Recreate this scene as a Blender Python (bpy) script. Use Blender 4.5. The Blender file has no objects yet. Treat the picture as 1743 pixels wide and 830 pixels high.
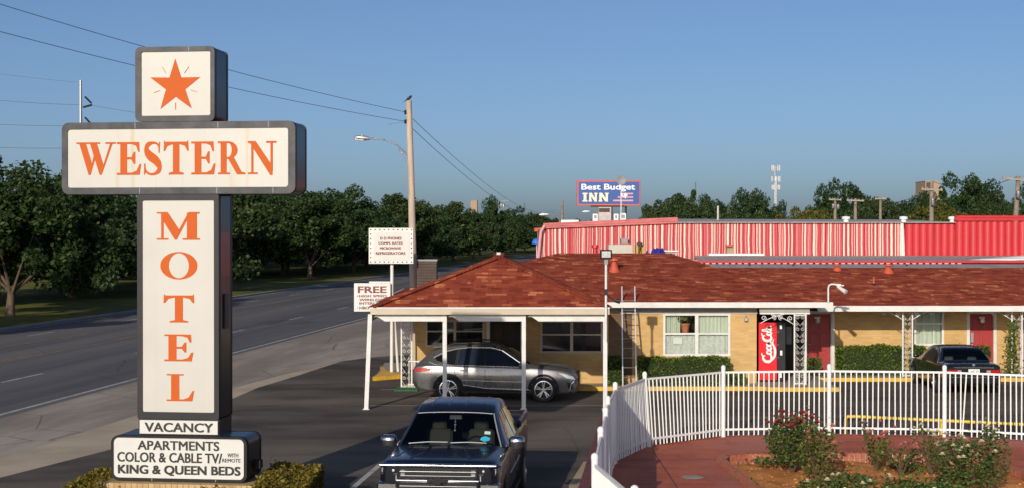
import bpy, bmesh, math, random
import numpy as np
from mathutils import Vector, Matrix
R = math.radians
S = bpy.context.scene
COL = S.collection
random.seed(7)

# ------------------------------------------------------------------ camera
CAM_H, FOC, CX, HY = 4.9, 2500.0, 871.5, 400.0     # eye height, focal length and horizon of the photo
cam_d = bpy.data.cameras.new("camera")
cam_d.sensor_width = 36.0
cam_d.lens = 36.0 * FOC / 1743.0
cam_d.clip_start, cam_d.clip_end = 0.1, 5000.0
cam = bpy.data.objects.new("camera", cam_d)
cam.location = (0, 0, CAM_H)
cam.rotation_euler = (R(90) - math.atan(15.0 / FOC), 0, 0)
COL.objects.link(cam)
S.camera = cam

# ------------------------------------------------------------------ sky, sun, exposure
SUN_EL, SUN_AZ = 18.3, 16.5          # sun low behind the camera, a little to the left
w = bpy.data.worlds.new("World")
S.world = w
w.use_nodes = True
nt = w.node_tree
bg = nt.nodes["Background"]
sky = nt.nodes.new("ShaderNodeTexSky")
sky.sky_type = 'NISHITA'
sky.sun_disc = False
sky.sun_elevation = R(SUN_EL)
sky.sun_rotation = R(180 + SUN_AZ)
sky.altitude = 300
sky.air_density, sky.dust_density, sky.ozone_density = 0.62, 2.0, 3.3
nt.links.new(sky.outputs[0], bg.inputs[0])
bg.inputs[1].default_value = 0.10
sun_d = bpy.data.lights.new("sun", 'SUN')
sun_d.energy = 3.6
sun_d.angle = R(0.5)
sun_d.color = (1.0, 0.905, 0.76)
sun = bpy.data.objects.new("sun", sun_d)
sun.rotation_euler = (R(90 - SUN_EL), 0, -R(SUN_AZ))
COL.objects.link(sun)
vs = S.view_settings
vs.view_transform, vs.look, vs.gamma, vs.exposure = 'Standard', 'None', 1.0, 0.0
vs.use_curve_mapping = False
S.cycles.max_bounces = 6
S.cycles.transparent_max_bounces = 16

# ------------------------------------------------------------------ helpers
def PZ(px, py, z=0.0):
    d = FOC * (CAM_H - z) / (py - HY)
    return Vector(((px - CX) * d / FOC, d, z))
def PD(px, py, d):
    return Vector(((px - CX) * d / FOC, d, CAM_H - (py - HY) * d / FOC))
def XD(px, d):
    return (px - CX) * d / FOC
def ZD(py, d):
    return CAM_H - (py - HY) * d / FOC
UR = Vector((math.sin(R(6.4)), math.cos(R(6.4)), 0))      # along the road
NR = Vector((UR.y, -UR.x, 0))                             # across it, to the right
def RD(n, t, z=0.0):
    p = NR * n + UR * t
    return Vector((p.x, p.y, z))

def tag(o, label=None, cat=None, group=None, kind=None):
    if label: o["label"] = label
    if cat: o["category"] = cat
    if group: o["group"] = group
    if kind: o["kind"] = kind
    return o
def wloc(o):
    p = Vector((0, 0, 0))
    while o:
        p = p + o.location
        o = o.parent
    return p
def thing(name, label, cat, loc=(0, 0, 0), rz=0.0, group=None):
    o = bpy.data.objects.new(name, None)
    o.empty_display_size = 0.2
    COL.objects.link(o)
    o.location = loc
    o.rotation_euler = (0, 0, rz)
    return tag(o, label, cat, group)
def dup(root, loc=None, rz=None, label=None, group=None, scale=None):
    r = root.copy(); COL.objects.link(r)
    if loc is not None: r.location = loc
    if rz is not None: r.rotation_euler = (0, 0, rz)
    if scale is not None: r.scale = scale
    if label: r["label"] = label
    if group: r["group"] = group
    for ch in list(root.children):
        c = ch.copy(); COL.objects.link(c); c.parent = r
        for g in list(ch.children):
            d = g.copy(); COL.objects.link(d); d.parent = c
    return r

class MB:
    def __init__(s):
        s.v, s.f, s.m = [], [], []
        s.cur = 0
    def add(s, vs_, fs_):
        b = len(s.v)
        s.v += [tuple(p) for p in vs_]
        for f in fs_:
            s.f.append(tuple(b + i for i in f)); s.m.append(s.cur)
        return s
    def box(s, x0, x1, y0, y1, z0, z1):
        return s.add([(x0,y0,z0),(x1,y0,z0),(x1,y1,z0),(x0,y1,z0),(x0,y0,z1),(x1,y0,z1),(x1,y1,z1),(x0,y1,z1)],
                     [(0,3,2,1),(4,5,6,7),(0,1,5,4),(1,2,6,5),(2,3,7,6),(3,0,4,7)])
    def bbox(s, x0, x1, y0, y1, z0, z1, b=0.01):          # box with chamfered vertical and top edges
        pr = [(x0+b,y0),(x1-b,y0),(x1,y0+b),(x1,y1-b),(x1-b,y1),(x0+b,y1),(x0,y1-b),(x0,y0+b)]
        cx, cy = (x0+x1)/2, (y0+y1)/2
        def ins(p, k): return (cx+(p[0]-cx)*(1-2*k/(x1-x0)), cy+(p[1]-cy)*(1-2*k/(y1-y0)))
        rings = [[(p[0],p[1],z0) for p in pr], [(p[0],p[1],z1-b) for p in pr], [(*ins(p,b),z1) for p in pr]]
        vs_ = [q for r in rings for q in r]
        fs_ = [(k*8+i, k*8+(i+1)%8, (k+1)*8+(i+1)%8, (k+1)*8+i) for k in range(2) for i in range(8)]
        return s.add(vs_, fs_ + [tuple(range(16,24)), tuple(range(7,-1,-1))])
    def bar(s, p, q, a, b=None, up=(0, 0, 1)):            # rectangular bar from p to q
        p, q = Vector(p), Vector(q); b = b or a
        t = (q - p).normalized(); u = Vector(up)
        if abs(t.dot(u)) > 0.98: u = Vector((0, 1, 0))
        n = t.cross(u).normalized(); m = n.cross(t).normalized()
        o = [(-a/2,-b/2),(a/2,-b/2),(a/2,b/2),(-a/2,b/2)]
        vs_ = [p + n*i + m*j for i, j in o] + [q + n*i + m*j for i, j in o]
        return s.add(vs_, [(0,1,2,3),(7,6,5,4),(0,4,5,1),(1,5,6,2),(2,6,7,3),(3,7,4,0)])
    def tube(s, pts, r, n=8, cap=True):
        pts = [Vector(p) for p in pts]
        rs = r if isinstance(r, (list, tuple)) else [r] * len(pts)
        vs_, fs_ = [], []
        u = None
        for i, p in enumerate(pts):
            a = pts[max(i-1, 0)]; b = pts[min(i+1, len(pts)-1)]
            t = (b - a).normalized()
            if u is None:
                u = t.orthogonal().normalized()
            else:
                u = (u - t * u.dot(t)); u = u.normalized() if u.length > 1e-6 else t.orthogonal().normalized()
            w_ = t.cross(u)
            for k in range(n):
                an = 2*math.pi*k/n
                vs_.append(p + (u*math.cos(an) + w_*math.sin(an)) * rs[i])
        for i in range(len(pts)-1):
            for k in range(n):
                fs_.append((i*n+k, i*n+(k+1)%n, (i+1)*n+(k+1)%n, (i+1)*n+k))
        if cap:
            fs_.append(tuple(range(n-1, -1, -1))); fs_.append(tuple((len(pts)-1)*n + k for k in range(n)))
        return s.add(vs_, fs_)
    def prism(s, poly, fn, h0, h1):                       # poly (u,v) -> fn(u,v,h) point
        n = len(poly)
        vs_ = [fn(u, v, h0) for u, v in poly] + [fn(u, v, h1) for u, v in poly]
        fs_ = [tuple(range(n)), tuple(range(2*n-1, n-1, -1))] + [(i, n+i, n+(i+1)%n, (i+1)%n) for i in range(n)]
        return s.add(vs_, fs_)
    def ring(s, outer, inner, fn, h0, h1):                # frame between two outlines of equal count
        n = len(outer)
        vs_ = [fn(*p, h0) for p in outer] + [fn(*p, h0) for p in inner] + [fn(*p, h1) for p in outer] + [fn(*p, h1) for p in inner]
        fs_ = []
        for i in range(n):
            j = (i+1) % n
            fs_ += [(i, j, n+j, n+i), (2*n+i, 3*n+i, 3*n+j, 2*n+j), (i, 2*n+i, 2*n+j, j), (n+i, n+j, 3*n+j, 3*n+i)]
        return s.add(vs_, fs_)
    def lathe(s, prof, c, axis='z', n=20):                # prof: (radius, height)
        vs_, fs_ = [], []
        for r_, h in prof:
            for k in range(n):
                a = 2*math.pi*k/n; p, q = r_*math.cos(a), r_*math.sin(a)
                d = {'z': (p, q, h), 'x': (h, p, q), 'y': (p, h, q)}[axis]
                vs_.append((c[0]+d[0], c[1]+d[1], c[2]+d[2]))
        for i in range(len(prof)-1):
            for k in range(n):
                fs_.append((i*n+k, i*n+(k+1)%n, (i+1)*n+(k+1)%n, (i+1)*n+k))
        fs_ += [tuple(range(n)), tuple((len(prof)-1)*n+k for k in range(n))]
        return s.add(vs_, fs_)
    def ball(s, c, r, n=10, sc=(1, 1, 1)):
        prof = [(math.sin(math.pi*i/n), -math.cos(math.pi*i/n)) for i in range(n+1)]
        b = len(s.v); m = 2*n
        vs_ = [(c[0]+a*math.cos(2*math.pi*k/m)*r*sc[0], c[1]+a*math.sin(2*math.pi*k/m)*r*sc[1], c[2]+h*r*sc[2]) for a, h in prof for k in range(m)]
        fs_ = [(i*m+k, i*m+(k+1)%m, (i+1)*m+(k+1)%m, (i+1)*m+k) for i in range(n) for k in range(m)]
        return s.add(vs_, fs_)
    def quad(s, *p):
        return s.add(p, [tuple(range(len(p)))])
    def strip(s, pts, width, z):                          # flat painted line on the ground
        pts = [Vector((p[0], p[1], 0)) for p in pts]
        for a, b in zip(pts[:-1], pts[1:]):
            t = (b - a).normalized(); n = Vector((-t.y, t.x, 0)) * width / 2
            s.quad((a.x-n.x, a.y-n.y, z), (b.x-n.x, b.y-n.y, z), (b.x+n.x, b.y+n.y, z), (a.x+n.x, a.y+n.y, z))
        return s
    def build(s, name, mats, parent=None, smooth=None, local=False, origin=None):
        me = bpy.data.meshes.new(name)
        vs_ = np.array(s.v, dtype=float).reshape(-1, 3)
        off = np.zeros(3)
        if parent is not None and not local:
            off = np.array(wloc(parent))
        if parent is None and not local:
            if origin is None:
                lo, hi = vs_.min(0), vs_.max(0)
                origin = ((lo[0]+hi[0])/2, (lo[1]+hi[1])/2, lo[2])
            off = np.array(origin, dtype=float)
        me.from_pydata((vs_ - off).tolist(), [], s.f)
        mats = mats if isinstance(mats, (list, tuple)) else [mats]
        for m in mats: me.materials.append(m)
        if len(mats) > 1: me.polygons.foreach_set("material_index", s.m)
        if smooth is not None:
            me.polygons.foreach_set("use_smooth", [True]*len(me.polygons))
            me.set_sharp_from_angle(angle=R(smooth))
        me.update()
        o = bpy.data.objects.new(name, me)
        COL.objects.link(o)
        if parent is not None: o.parent = parent
        elif not local: o.location = off
        return o

# ------------------------------------------------------------------ text
_tc = {}
def text_geo(string, bold=0.0, spacing=1.0):
    key = (string, bold, spacing)
    if key not in _tc:
        cu = bpy.data.curves.new("lettering_source", 'FONT')
        cu.body = string; cu.size = 1.0; cu.offset = bold; cu.space_character = spacing
        cu.resolution_u = 3
        ob = bpy.data.objects.new("lettering_source", cu)
        me = bpy.data.meshes.new_from_object(ob)
        v = np.array([tuple(p.co) for p in me.vertices]); f = [tuple(p.vertices) for p in me.polygons]
        bpy.data.objects.remove(ob); bpy.data.meshes.remove(me); bpy.data.curves.remove(cu)
        _tc[key] = (v, f)
    return _tc[key]
def put_text(mb, string, u0, u1, v0, v1, fn, h, bold=0.0, spacing=1.0, thick=0.0):
    if thick:                                              # heavier strokes: the same outline laid down several times
        for k, (a, b_) in enumerate(((-1, -.6), (1, -.6), (-1, .6), (1, .6), (0, 0))):
            put_text(mb, string, u0+thick+a*thick, u1-thick+a*thick, v0+thick+b_*thick, v1-thick+b_*thick, fn, h + .0007*k, 0.0, spacing)
        return
    v, f = text_geo(string, bold, spacing)
    lo, hi = v.min(0), v.max(0)
    pts = [fn(u0+(p[0]-lo[0])/(hi[0]-lo[0])*(u1-u0), v0+(p[1]-lo[1])/(hi[1]-lo[1])*(v1-v0), h) for p in v]
    mb.add(pts, f)

# ------------------------------------------------------------------ materials
def newmat(name):
    m = bpy.data.materials.new(name); m.use_nodes = True
    nt = m.node_tree
    return m, nt, nt.nodes["Principled BSDF"]
def nd(nt, typ, ins=None, **at):
    n = nt.nodes.new(typ)
    for k, v in at.items(): setattr(n, k, v)
    for k, v in (ins or {}).items():
        if hasattr(v, "links"): nt.links.new(v, n.inputs[k])
        else: n.inputs[k].default_value = v
    return n
def c4(c): return (c[0], c[1], c[2], 1.0)
def ramp(nt, fac, stops, interp='LINEAR'):
    r = nt.nodes.new("ShaderNodeValToRGB"); nt.links.new(fac, r.inputs[0])
    r.color_ramp.interpolation = interp
    e = r.color_ramp.elements
    while len(e) < len(stops): e.new(0.5)
    for i, (p, c) in enumerate(stops):
        e[i].position = p; e[i].color = c4(c) if len(c) == 3 else c
    return r.outputs[0]
def mix(nt, fac, a, b, blend='MIX'):
    n = nt.nodes.new("ShaderNodeMix"); n.data_type = 'RGBA'; n.blend_type = blend
    for k, v in ((0, fac), (6, a), (7, b)):
        if hasattr(v, "links"): nt.links.new(v, n.inputs[k])
        elif isinstance(v, (int, float)): n.inputs[k].default_value = v
        else: n.inputs[k].default_value = c4(v)
    return n.outputs[2]
def math_(nt, op, a, b=0.0):
    n = nt.nodes.new("ShaderNodeMath"); n.operation = op
    for k, v in ((0, a), (1, b)):
        if hasattr(v, "links"): nt.links.new(v, n.inputs[k])
        else: n.inputs[k].default_value = v
    return n.outputs[0]
def coords(nt, scale=(1, 1, 1)):
    tc = nt.nodes.new("ShaderNodeTexCoord")
    mp = nd(nt, "ShaderNodeMapping", {"Vector": tc.outputs["Object"], "Scale": scale})
    return mp.outputs[0]
def bump(nt, b, height, strength, dist=0.01):
    n = nd(nt, "ShaderNodeBump", {"Height": height, "Strength": strength, "Distance": dist})
    nt.links.new(n.outputs[0], b.inputs["Normal"])
def pm(name, col, rough=0.6, metal=0.0, var=0.12, scale=4.0, bmp=0.0, bscale=60.0, coat=0.0, stretch=(1, 1, 1), spec=0.5, dirt=None, dirt_amt=0.0):
    m, nt, b = newmat(name)
    v = coords(nt, stretch)
    n = nd(nt, "ShaderNodeTexNoise", {"Vector": v, "Scale": scale, "Detail": 6.0, "Roughness": 0.6})
    dark = [c*(1-var) for c in col]; lite = [min(1, c*(1+var)) for c in col]
    c = ramp(nt, n.outputs["Fac"], [(0.3, dark), (0.7, lite)])
    if dirt:
        n3 = nd(nt, "ShaderNodeTexNoise", {"Vector": v, "Scale": scale*0.37+0.8, "Detail": 8.0, "Roughness": 0.7})
        c = mix(nt, ramp(nt, n3.outputs["Fac"], [(0.48, (0,0,0)), (0.7, (dirt_amt,)*3)]), c, dirt)
    nt.links.new(c, b.inputs["Base Color"])
    b.inputs["Roughness"].default_value = rough; b.inputs["Metallic"].default_value = metal
    b.inputs["Coat Weight"].default_value = coat; b.inputs["Specular IOR Level"].default_value = spec
    if bmp:
        n2 = nd(nt, "ShaderNodeTexNoise", {"Vector": v, "Scale": bscale, "Detail": 4.0})
        bump(nt, b, n2.outputs["Fac"], bmp)
    return m

M = {}
M['white'] = pm("white_paint", (0.70, 0.69, 0.66), 0.5, var=0.06, scale=3, dirt=(0.45, 0.40, 0.33), dirt_amt=0.35)
M['fencewhite'] = pm("white_fence_paint", (0.78, 0.78, 0.77), 0.45, var=0.05, scale=2)
M['beige'] = pm("beige_fascia_paint", (0.55, 0.47, 0.36), 0.6, var=0.08, scale=2)
M['frieze'] = pm("grey_frieze_paint", (0.34, 0.32, 0.30), 0.7, var=0.08)
M['signframe'] = pm("weathered_metal_frame", (0.040, 0.040, 0.046), 0.5, 0.35, var=0.6, scale=2.5, bmp=0.15, bscale=14)
M['signside'] = pm("dark_sign_sheet", (0.016, 0.017, 0.026), 0.3, 0.0, var=0.3, scale=2, coat=0.0, spec=0.35)
M['orange'] = pm("orange_sign_lettering", (0.56, 0.105, 0.014), 0.6, var=0.04, spec=0.2)
M['black'] = pm("black_lettering", (0.012, 0.012, 0.013), 0.5, var=0.1)
M['brownred'] = pm("brown_red_lettering", (0.20, 0.045, 0.035), 0.6, var=0.25, scale=30)
M['signpanel2'] = pm("white_letter_board", (0.62, 0.61, 0.58), 0.45, var=0.05, scale=3)
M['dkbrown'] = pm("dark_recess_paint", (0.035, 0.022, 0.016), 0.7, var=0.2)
M['doorred'] = pm("red_door_paint", (0.36, 0.035, 0.035), 0.45, var=0.08)
M['yellow'] = pm("yellow_kerb_paint", (0.72, 0.42, 0.03), 0.6, var=0.15, scale=4, dirt=(0.3, 0.25, 0.18), dirt_amt=0.6)
M['yellowpipe'] = pm("yellow_pipe_paint", (0.75, 0.50, 0.03), 0.45, var=0.08)
M['concrete'] = pm("pale_concrete", (0.33, 0.29, 0.24), 0.85, var=0.18, scale=2, bmp=0.2)
M['kerb'] = pm("grey_kerb_concrete", (0.30, 0.28, 0.25), 0.85, var=0.15, scale=1)
M['redkerb'] = pm("dull_red_kerb_paint", (0.17, 0.045, 0.045), 0.7, var=0.2, scale=5)
M['steel'] = pm("galvanised_steel", (0.45, 0.45, 0.46), 0.4, 0.7, var=0.15)
M['alu'] = pm("aluminium_ladder", (0.62, 0.62, 0.62), 0.32, 0.85, var=0.1)
M['darkmetal'] = pm("dark_metal", (0.022, 0.022, 0.026), 0.5, 0.0, spec=0.3, var=0.2)
M['grey'] = pm("grey_plastic", (0.28, 0.28, 0.29), 0.6, var=0.1)
M['wood'] = pm("weathered_pole_wood", (0.46, 0.37, 0.29), 0.85, var=0.3, scale=6, stretch=(1, 1, 0.12), bmp=0.3, bscale=20)
M['polefar'] = pm("distant_pole_wood", (0.25, 0.20, 0.16), 0.85, var=0.2)
M['bark'] = pm("tree_bark", (0.085, 0.062, 0.045), 0.9, var=0.35, scale=5, stretch=(1, 1, 0.25), bmp=0.5, bscale=12)
M['barkpale'] = pm("pale_tree_bark", (0.125, 0.088, 0.06), 0.9, var=0.3, scale=5, stretch=(1, 1, 0.25), bmp=0.4, bscale=12)
M['wire'] = pm("black_cable", (0.02, 0.02, 0.022), 0.6)
M['tyre'] = pm("tyre_rubber", (0.015, 0.015, 0.016), 0.8, var=0.2)
M['rim'] = pm("alloy_rim", (0.55, 0.56, 0.58), 0.25, 0.9, var=0.05)
M['rimdark'] = pm("dark_wheel_well", (0.008, 0.008, 0.009), 0.7)
M['chrome'] = pm("chrome", (0.56, 0.57, 0.59), 0.2, 1.0, var=0.03)
M['plastic'] = pm("black_plastic", (0.014, 0.014, 0.016), 0.6, var=0.2, spec=0.25)
M['seat'] = pm("beige_seat_fabric", (0.17, 0.15, 0.13), 0.9, var=0.1)
M['redlight'] = pm("red_lamp_lens", (0.42, 0.01, 0.012), 0.15, coat=0.6, var=0.1)
M['amber'] = pm("amber_lens", (0.6, 0.2, 0.02), 0.15, coat=0.6)
M['lens'] = pm("clear_lamp_lens", (0.55, 0.57, 0.60), 0.12, 0.4, coat=0.6, var=0.25, scale=14)
M['orangevent'] = pm("orange_vent_paint", (0.50, 0.085, 0.04), 0.55, var=0.12)
M['cream'] = pm("cream_sheet_metal", (0.52, 0.50, 0.42), 0.6, var=0.08)
M['blue'] = pm("blue_tarp", (0.03, 0.04, 0.35), 0.5, var=0.25, scale=8)
M['signblue'] = pm("blue_sign_face", (0.025, 0.09, 0.33), 0.4, var=0.06)
M['signred'] = pm("coral_red_trim", (0.60, 0.12, 0.09), 0.5, var=0.06)
M['signpink'] = pm("pink_stripe_paint", (0.68, 0.33, 0.36), 0.5, var=0.06)
M['paleyellow'] = pm("pale_cream_lettering", (0.82, 0.75, 0.52), 0.5, var=0.04)
M['greymetal'] = pm("grey_roof_sheet", (0.38, 0.35, 0.34), 0.7, 0.0, var=0.18, scale=1.5, stretch=(3, 0.4, 1))
M['pinkmetal'] = pm("faded_pink_flashing", (0.55, 0.13, 0.13), 0.5, var=0.3, scale=2.5, stretch=(0.6, 1, 4))
M['tan'] = pm("tan_brick_tower", (0.40, 0.27, 0.18), 0.85, var=0.1)
M['mud'] = pm("brown_louver", (0.085, 0.058, 0.045), 0.8, var=0.2)
M['green_mat'] = pm("green_turf_mat", (0.03, 0.13, 0.045), 0.95, var=0.3, scale=20)
M['curtain'] = pm("pale_green_curtain", (0.62, 0.66, 0.56), 0.9, var=0.12, scale=9, stretch=(4, 1, 0.3))
M['blind'] = pm("crumpled_white_blind", (0.60, 0.61, 0.58), 0.85, var=0.2, scale=12)
M['terracotta'] = pm("terracotta_pot", (0.42, 0.14, 0.07), 0.8)
M['cokered'] = pm("glossy_red_panel", (0.72, 0.02, 0.03), 0.3, coat=0.3, var=0.05)
M['cokewhite'] = pm("white_script_print", (0.85, 0.85, 0.84), 0.4, var=0.02)
M['brickred'] = pm("red_edging_brick", (0.38, 0.12, 0.065), 0.8, var=0.3, scale=14, bmp=0.2)
M['mortar'] = pm("pale_mortar", (0.5, 0.42, 0.35), 0.9)
M['planterbrick'] = pm("yellow_planter_brick", (0.58, 0.40, 0.20), 0.8, var=0.2, scale=8)
M['linewhite'] = pm("worn_white_road_paint", (0.50, 0.49, 0.46), 0.7, var=0.2, scale=3, dirt=(0.10, 0.10, 0.10), dirt_amt=0.8)
M['lineyellow'] = pm("worn_yellow_road_paint", (0.34, 0.22, 0.08), 0.7, var=0.25, scale=2, dirt=(0.09, 0.08, 0.07), dirt_amt=0.9)
M['linetan'] = pm("faded_tan_stall_line", (0.46, 0.36, 0.22), 0.75, var=0.2, scale=4)
M['lamp_glass'] = pm("pale_lamp_glass", (0.75, 0.78, 0.80), 0.25, var=0.03)
M['stem'] = pm("rose_stem", (0.11, 0.07, 0.035), 0.8)
M['bird'] = pm("dark_feathers", (0.02, 0.018, 0.02), 0.6)
M['petalred'] = pm("crimson_petals", (0.48, 0.02, 0.06), 0.6, var=0.25, scale=30)
M['petalpink'] = pm("salmon_pink_petals", (0.70, 0.24, 0.20), 0.6, var=0.25, scale=30)
M['petalcream'] = pm("cream_petals", (0.76, 0.68, 0.45), 0.6, var=0.15, scale=30)
M['dummywhite'] = pm("far_white_paint", (0.6, 0.6, 0.6), 0.35, var=0.05)

def glass(name, col=(0.01, 0.012, 0.016), rough=0.05):
    m = pm(name, col, rough, coat=0.0, var=0.3, scale=1.2, spec=0.7)
    return m
M['darkglass'] = glass("dark_tinted_glass")
M['bluishglass'] = glass("blue_reflecting_glass", (0.015, 0.022, 0.04), 0.08)
M['winglass'] = glass("window_glass_dark", (0.018, 0.018, 0.02), 0.06)

def clear_glass(name, tint, amount):
    m, nt, b = newmat(name)
    out = nt.nodes["Material Output"]
    t = nd(nt, "ShaderNodeBsdfTransparent", {"Color": c4(tint)})
    g = nd(nt, "ShaderNodeBsdfGlossy", {"Color": (1, 1, 1, 1), "Roughness": 0.03})
    fr = nd(nt, "ShaderNodeFresnel", {"IOR": 1.5})
    k = math_(nt, 'MULTIPLY', fr.outputs[0], amount)
    x = nd(nt, "ShaderNodeMixShader", {0: k, 1: t.outputs[0], 2: g.outputs[0]})
    nt.links.new(x.outputs[0], out.inputs[0])
    return m
M['windshield'] = clear_glass("clear_windshield", (0.42, 0.46, 0.46), 0.8)
M['pane'] = clear_glass("window_pane", (0.80, 0.84, 0.82), 1.0)

def paint(name, col, metal=0.0, rough=0.25, coat=0.8, spec=0.5):
    m, nt, b = newmat(name)
    n = nd(nt, "ShaderNodeTexNoise", {"Vector": coords(nt), "Scale": 1.6, "Detail": 8.0, "Roughness": 0.65})
    c = ramp(nt, n.outputs["Fac"], [(0.3, [x*0.9 for x in col]), (0.75, [min(1, x*1.1+0.004) for x in col])])
    nt.links.new(c, b.inputs["Base Color"])
    rr = ramp(nt, n.outputs["Fac"], [(0.35, (rough*0.8,)*3), (0.7, (rough*1.3,)*3)])
    nt.links.new(rr, b.inputs["Roughness"])
    b.inputs["Metallic"].default_value = metal
    b.inputs["Coat Weight"].default_value = coat; b.inputs["Coat Roughness"].default_value = 0.04; b.inputs["Specular IOR Level"].default_value = spec
    return m
M['truckpaint'] = paint("black_blue_car_paint", (0.003, 0.004, 0.011), 0.0, 0.3, 0.35, 0.2)
M['silver'] = paint("silver_car_paint", (0.175, 0.172, 0.175), 0.6, 0.28)
M['sedanpaint'] = paint("dark_green_black_paint", (0.006, 0.010, 0.012), 0.1, 0.25)
M['farcar'] = paint("white_car_paint", (0.60, 0.60, 0.60), 0.0, 0.3)
M['farcarb'] = paint("grey_car_paint", (0.20, 0.21, 0.23), 0.3, 0.3)

def brick_mat(name, c1, c2, mortar, bw, rh, ms, vec=None, bmp=0.3):
    m, nt, b = newmat(name)
    tc = nt.nodes.new("ShaderNodeTexCoord")
    sp = nd(nt, "ShaderNodeSeparateXYZ", {0: tc.outputs["Object"]})
    u = math_(nt, 'ADD', sp.outputs[0], sp.outputs[1])
    cb = nd(nt, "ShaderNodeCombineXYZ", {0: u, 1: sp.outputs[2]})
    br = nd(nt, "ShaderNodeTexBrick", {"Vector": cb.outputs[0], "Color1": c4(c1), "Color2": c4(c2), "Mortar": c4(mortar),
            "Scale": 1.0, "Mortar Size": ms, "Brick Width": bw, "Row Height": rh, "Bias": 0.0})
    n = nd(nt, "ShaderNodeTexNoise", {"Vector": tc.outputs["Object"], "Scale": 1.3, "Detail": 6.0})
    c = mix(nt, 0.35, br.outputs[0], ramp(nt, n.outputs[0], [(0.3, (0.6, 0.6, 0.6)), (0.7, (1.0, 1.0, 1.0))]), 'MULTIPLY')
    nt.links.new(c, b.inputs["Base Color"]); b.inputs["Roughness"].default_value = 0.85; b.inputs["Specular IOR Level"].default_value = 0.15
    bump(nt, b, br.outputs[1], -bmp, 0.006)
    return m
M['brick'] = brick_mat("yellow_brick", (0.70, 0.44, 0.17), (0.58, 0.35, 0.125), (0.56, 0.40, 0.22), 0.29, 0.085, 0.012)
M['brickshade'] = brick_mat("shade_toned_brick", (0.23, 0.14, 0.08), (0.17, 0.10, 0.06), (0.14, 0.10, 0.07), 0.29, 0.085, 0.012)  # wall brick darkened in colour to stand for the carport's shade

def shingle(name, a, b_, sy):
    m, nt, b = newmat(name)
    tc = nt.nodes.new("ShaderNodeTexCoord")
    sp = nd(nt, "ShaderNodeSeparateXYZ", {0: tc.outputs["Object"]})
    def cell(bw, rh, seed):
        cb = nd(nt, "ShaderNodeCombineXYZ", {0: math_(nt, 'ADD', sp.outputs[a], seed), 1: math_(nt, 'MULTIPLY', sp.outputs[b_], sy)})
        return nd(nt, "ShaderNodeTexBrick", {"Vector": cb.outputs[0], "Color1": (0,0,0,1), "Color2": (1,1,1,1), "Mortar": (0.25,0.25,0.25,1),
              "Scale": 1.0, "Mortar Size": 0.008, "Mortar Smooth": 0.6, "Brick Width": bw, "Row Height": rh, "Bias": 0.0})
    b1 = cell(0.30, 0.28, 0.0); b2 = cell(0.40, 0.14, 3.7)
    v = mix(nt, 0.55, b1.outputs[0], b2.outputs[0])
    n = nd(nt, "ShaderNodeTexNoise", {"Vector": tc.outputs["Object"], "Scale": 0.9, "Detail": 5.0})
    c = ramp(nt, v, [(0.15, (0.20, 0.036, 0.021)), (0.42, (0.29, 0.058, 0.031)), (0.70, (0.345, 0.078, 0.039)), (0.93, (0.62, 0.205, 0.100))])
    c = mix(nt, 0.5, c, ramp(nt, n.outputs[0], [(0.3, (0.7, 0.7, 0.7)), (0.7, (1, 1, 1))]), 'MULTIPLY')
    nt.links.new(c, b.inputs["Base Color"]); b.inputs["Roughness"].default_value = 0.92; b.inputs["Specular IOR Level"].default_value = 0.1
    bump(nt, b, b2.outputs[1], -0.7, 0.015)
    return m
M['shingle'] = shingle("red_brown_shingles", 0, 1, 1.06)
M['shingleside'] = shingle("red_brown_shingles_side", 1, 0, 1.06)

def stripe_mat():
    m, nt, b = newmat("red_and_cream_striped_sheet")
    tc = nt.nodes.new("ShaderNodeTexCoord")
    sp = nd(nt, "ShaderNodeSeparateXYZ", {0: tc.outputs["Object"]})
    wob = nd(nt, "ShaderNodeTexNoise", {"Vector": tc.outputs["Object"], "Scale": 0.8, "Detail": 3.0})
    u = math_(nt, 'ADD', sp.outputs[0], math_(nt, 'MULTIPLY', wob.outputs[0], 0.10))
    n = nd(nt, "ShaderNodeTexNoise", {"W": math_(nt, 'MULTIPLY', u, 9.5), "Scale": 1.0, "Detail": 1.5, "Roughness": 0.7}, noise_dimensions='1D')
    c = ramp(nt, n.outputs[0], [(0.44, (0.46, 0.030, 0.045)), (0.52, (0.55, 0.09, 0.10)), (0.56, (0.72, 0.48, 0.40)), (0.64, (0.78, 0.70, 0.58))])
    nt.links.new(c, b.inputs["Base Color"]); b.inputs["Roughness"].default_value = 0.55
    return m
M['stripes'] = stripe_mat()
M['redsheet'] = pm("plain_red_sheet", (0.52, 0.022, 0.03), 0.45, var=0.12, scale=1.2, stretch=(2, 1, 0.3))

def sign_face(name, warm, streak):
    m, nt, b = newmat(name)
    tc = nt.nodes.new("ShaderNodeTexCoord")
    n = nd(nt, "ShaderNodeTexNoise", {"Vector": tc.outputs["Object"], "Scale": 0.9, "Detail": 4.0})
    c = ramp(nt, n.outputs[0], [(0.3, (0.52, 0.50, 0.455)), (0.7, (0.57, 0.55, 0.505))])
    mp = nd(nt, "ShaderNodeMapping", {"Vector": tc.outputs["Object"], "Scale": (7.0, 1.0, 0.22)})
    n2 = nd(nt, "ShaderNodeTexNoise", {"Vector": mp.outputs[0], "Scale": 1.0, "Detail": 6.0, "Roughness": 0.6})
    c = mix(nt, ramp(nt, n2.outputs[0], [(0.56, (0, 0, 0)), (0.74, (streak,)*3)]), c, (0.50, 0.34, 0.14))
    nt.links.new(c, b.inputs["Base Color"]); b.inputs["Roughness"].default_value = 0.38
    return m
M['face'] = sign_face("cream_sign_face", 0, 0.10)
M['facestain'] = sign_face("rust_streaked_sign_face", 0, 0.8)

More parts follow.
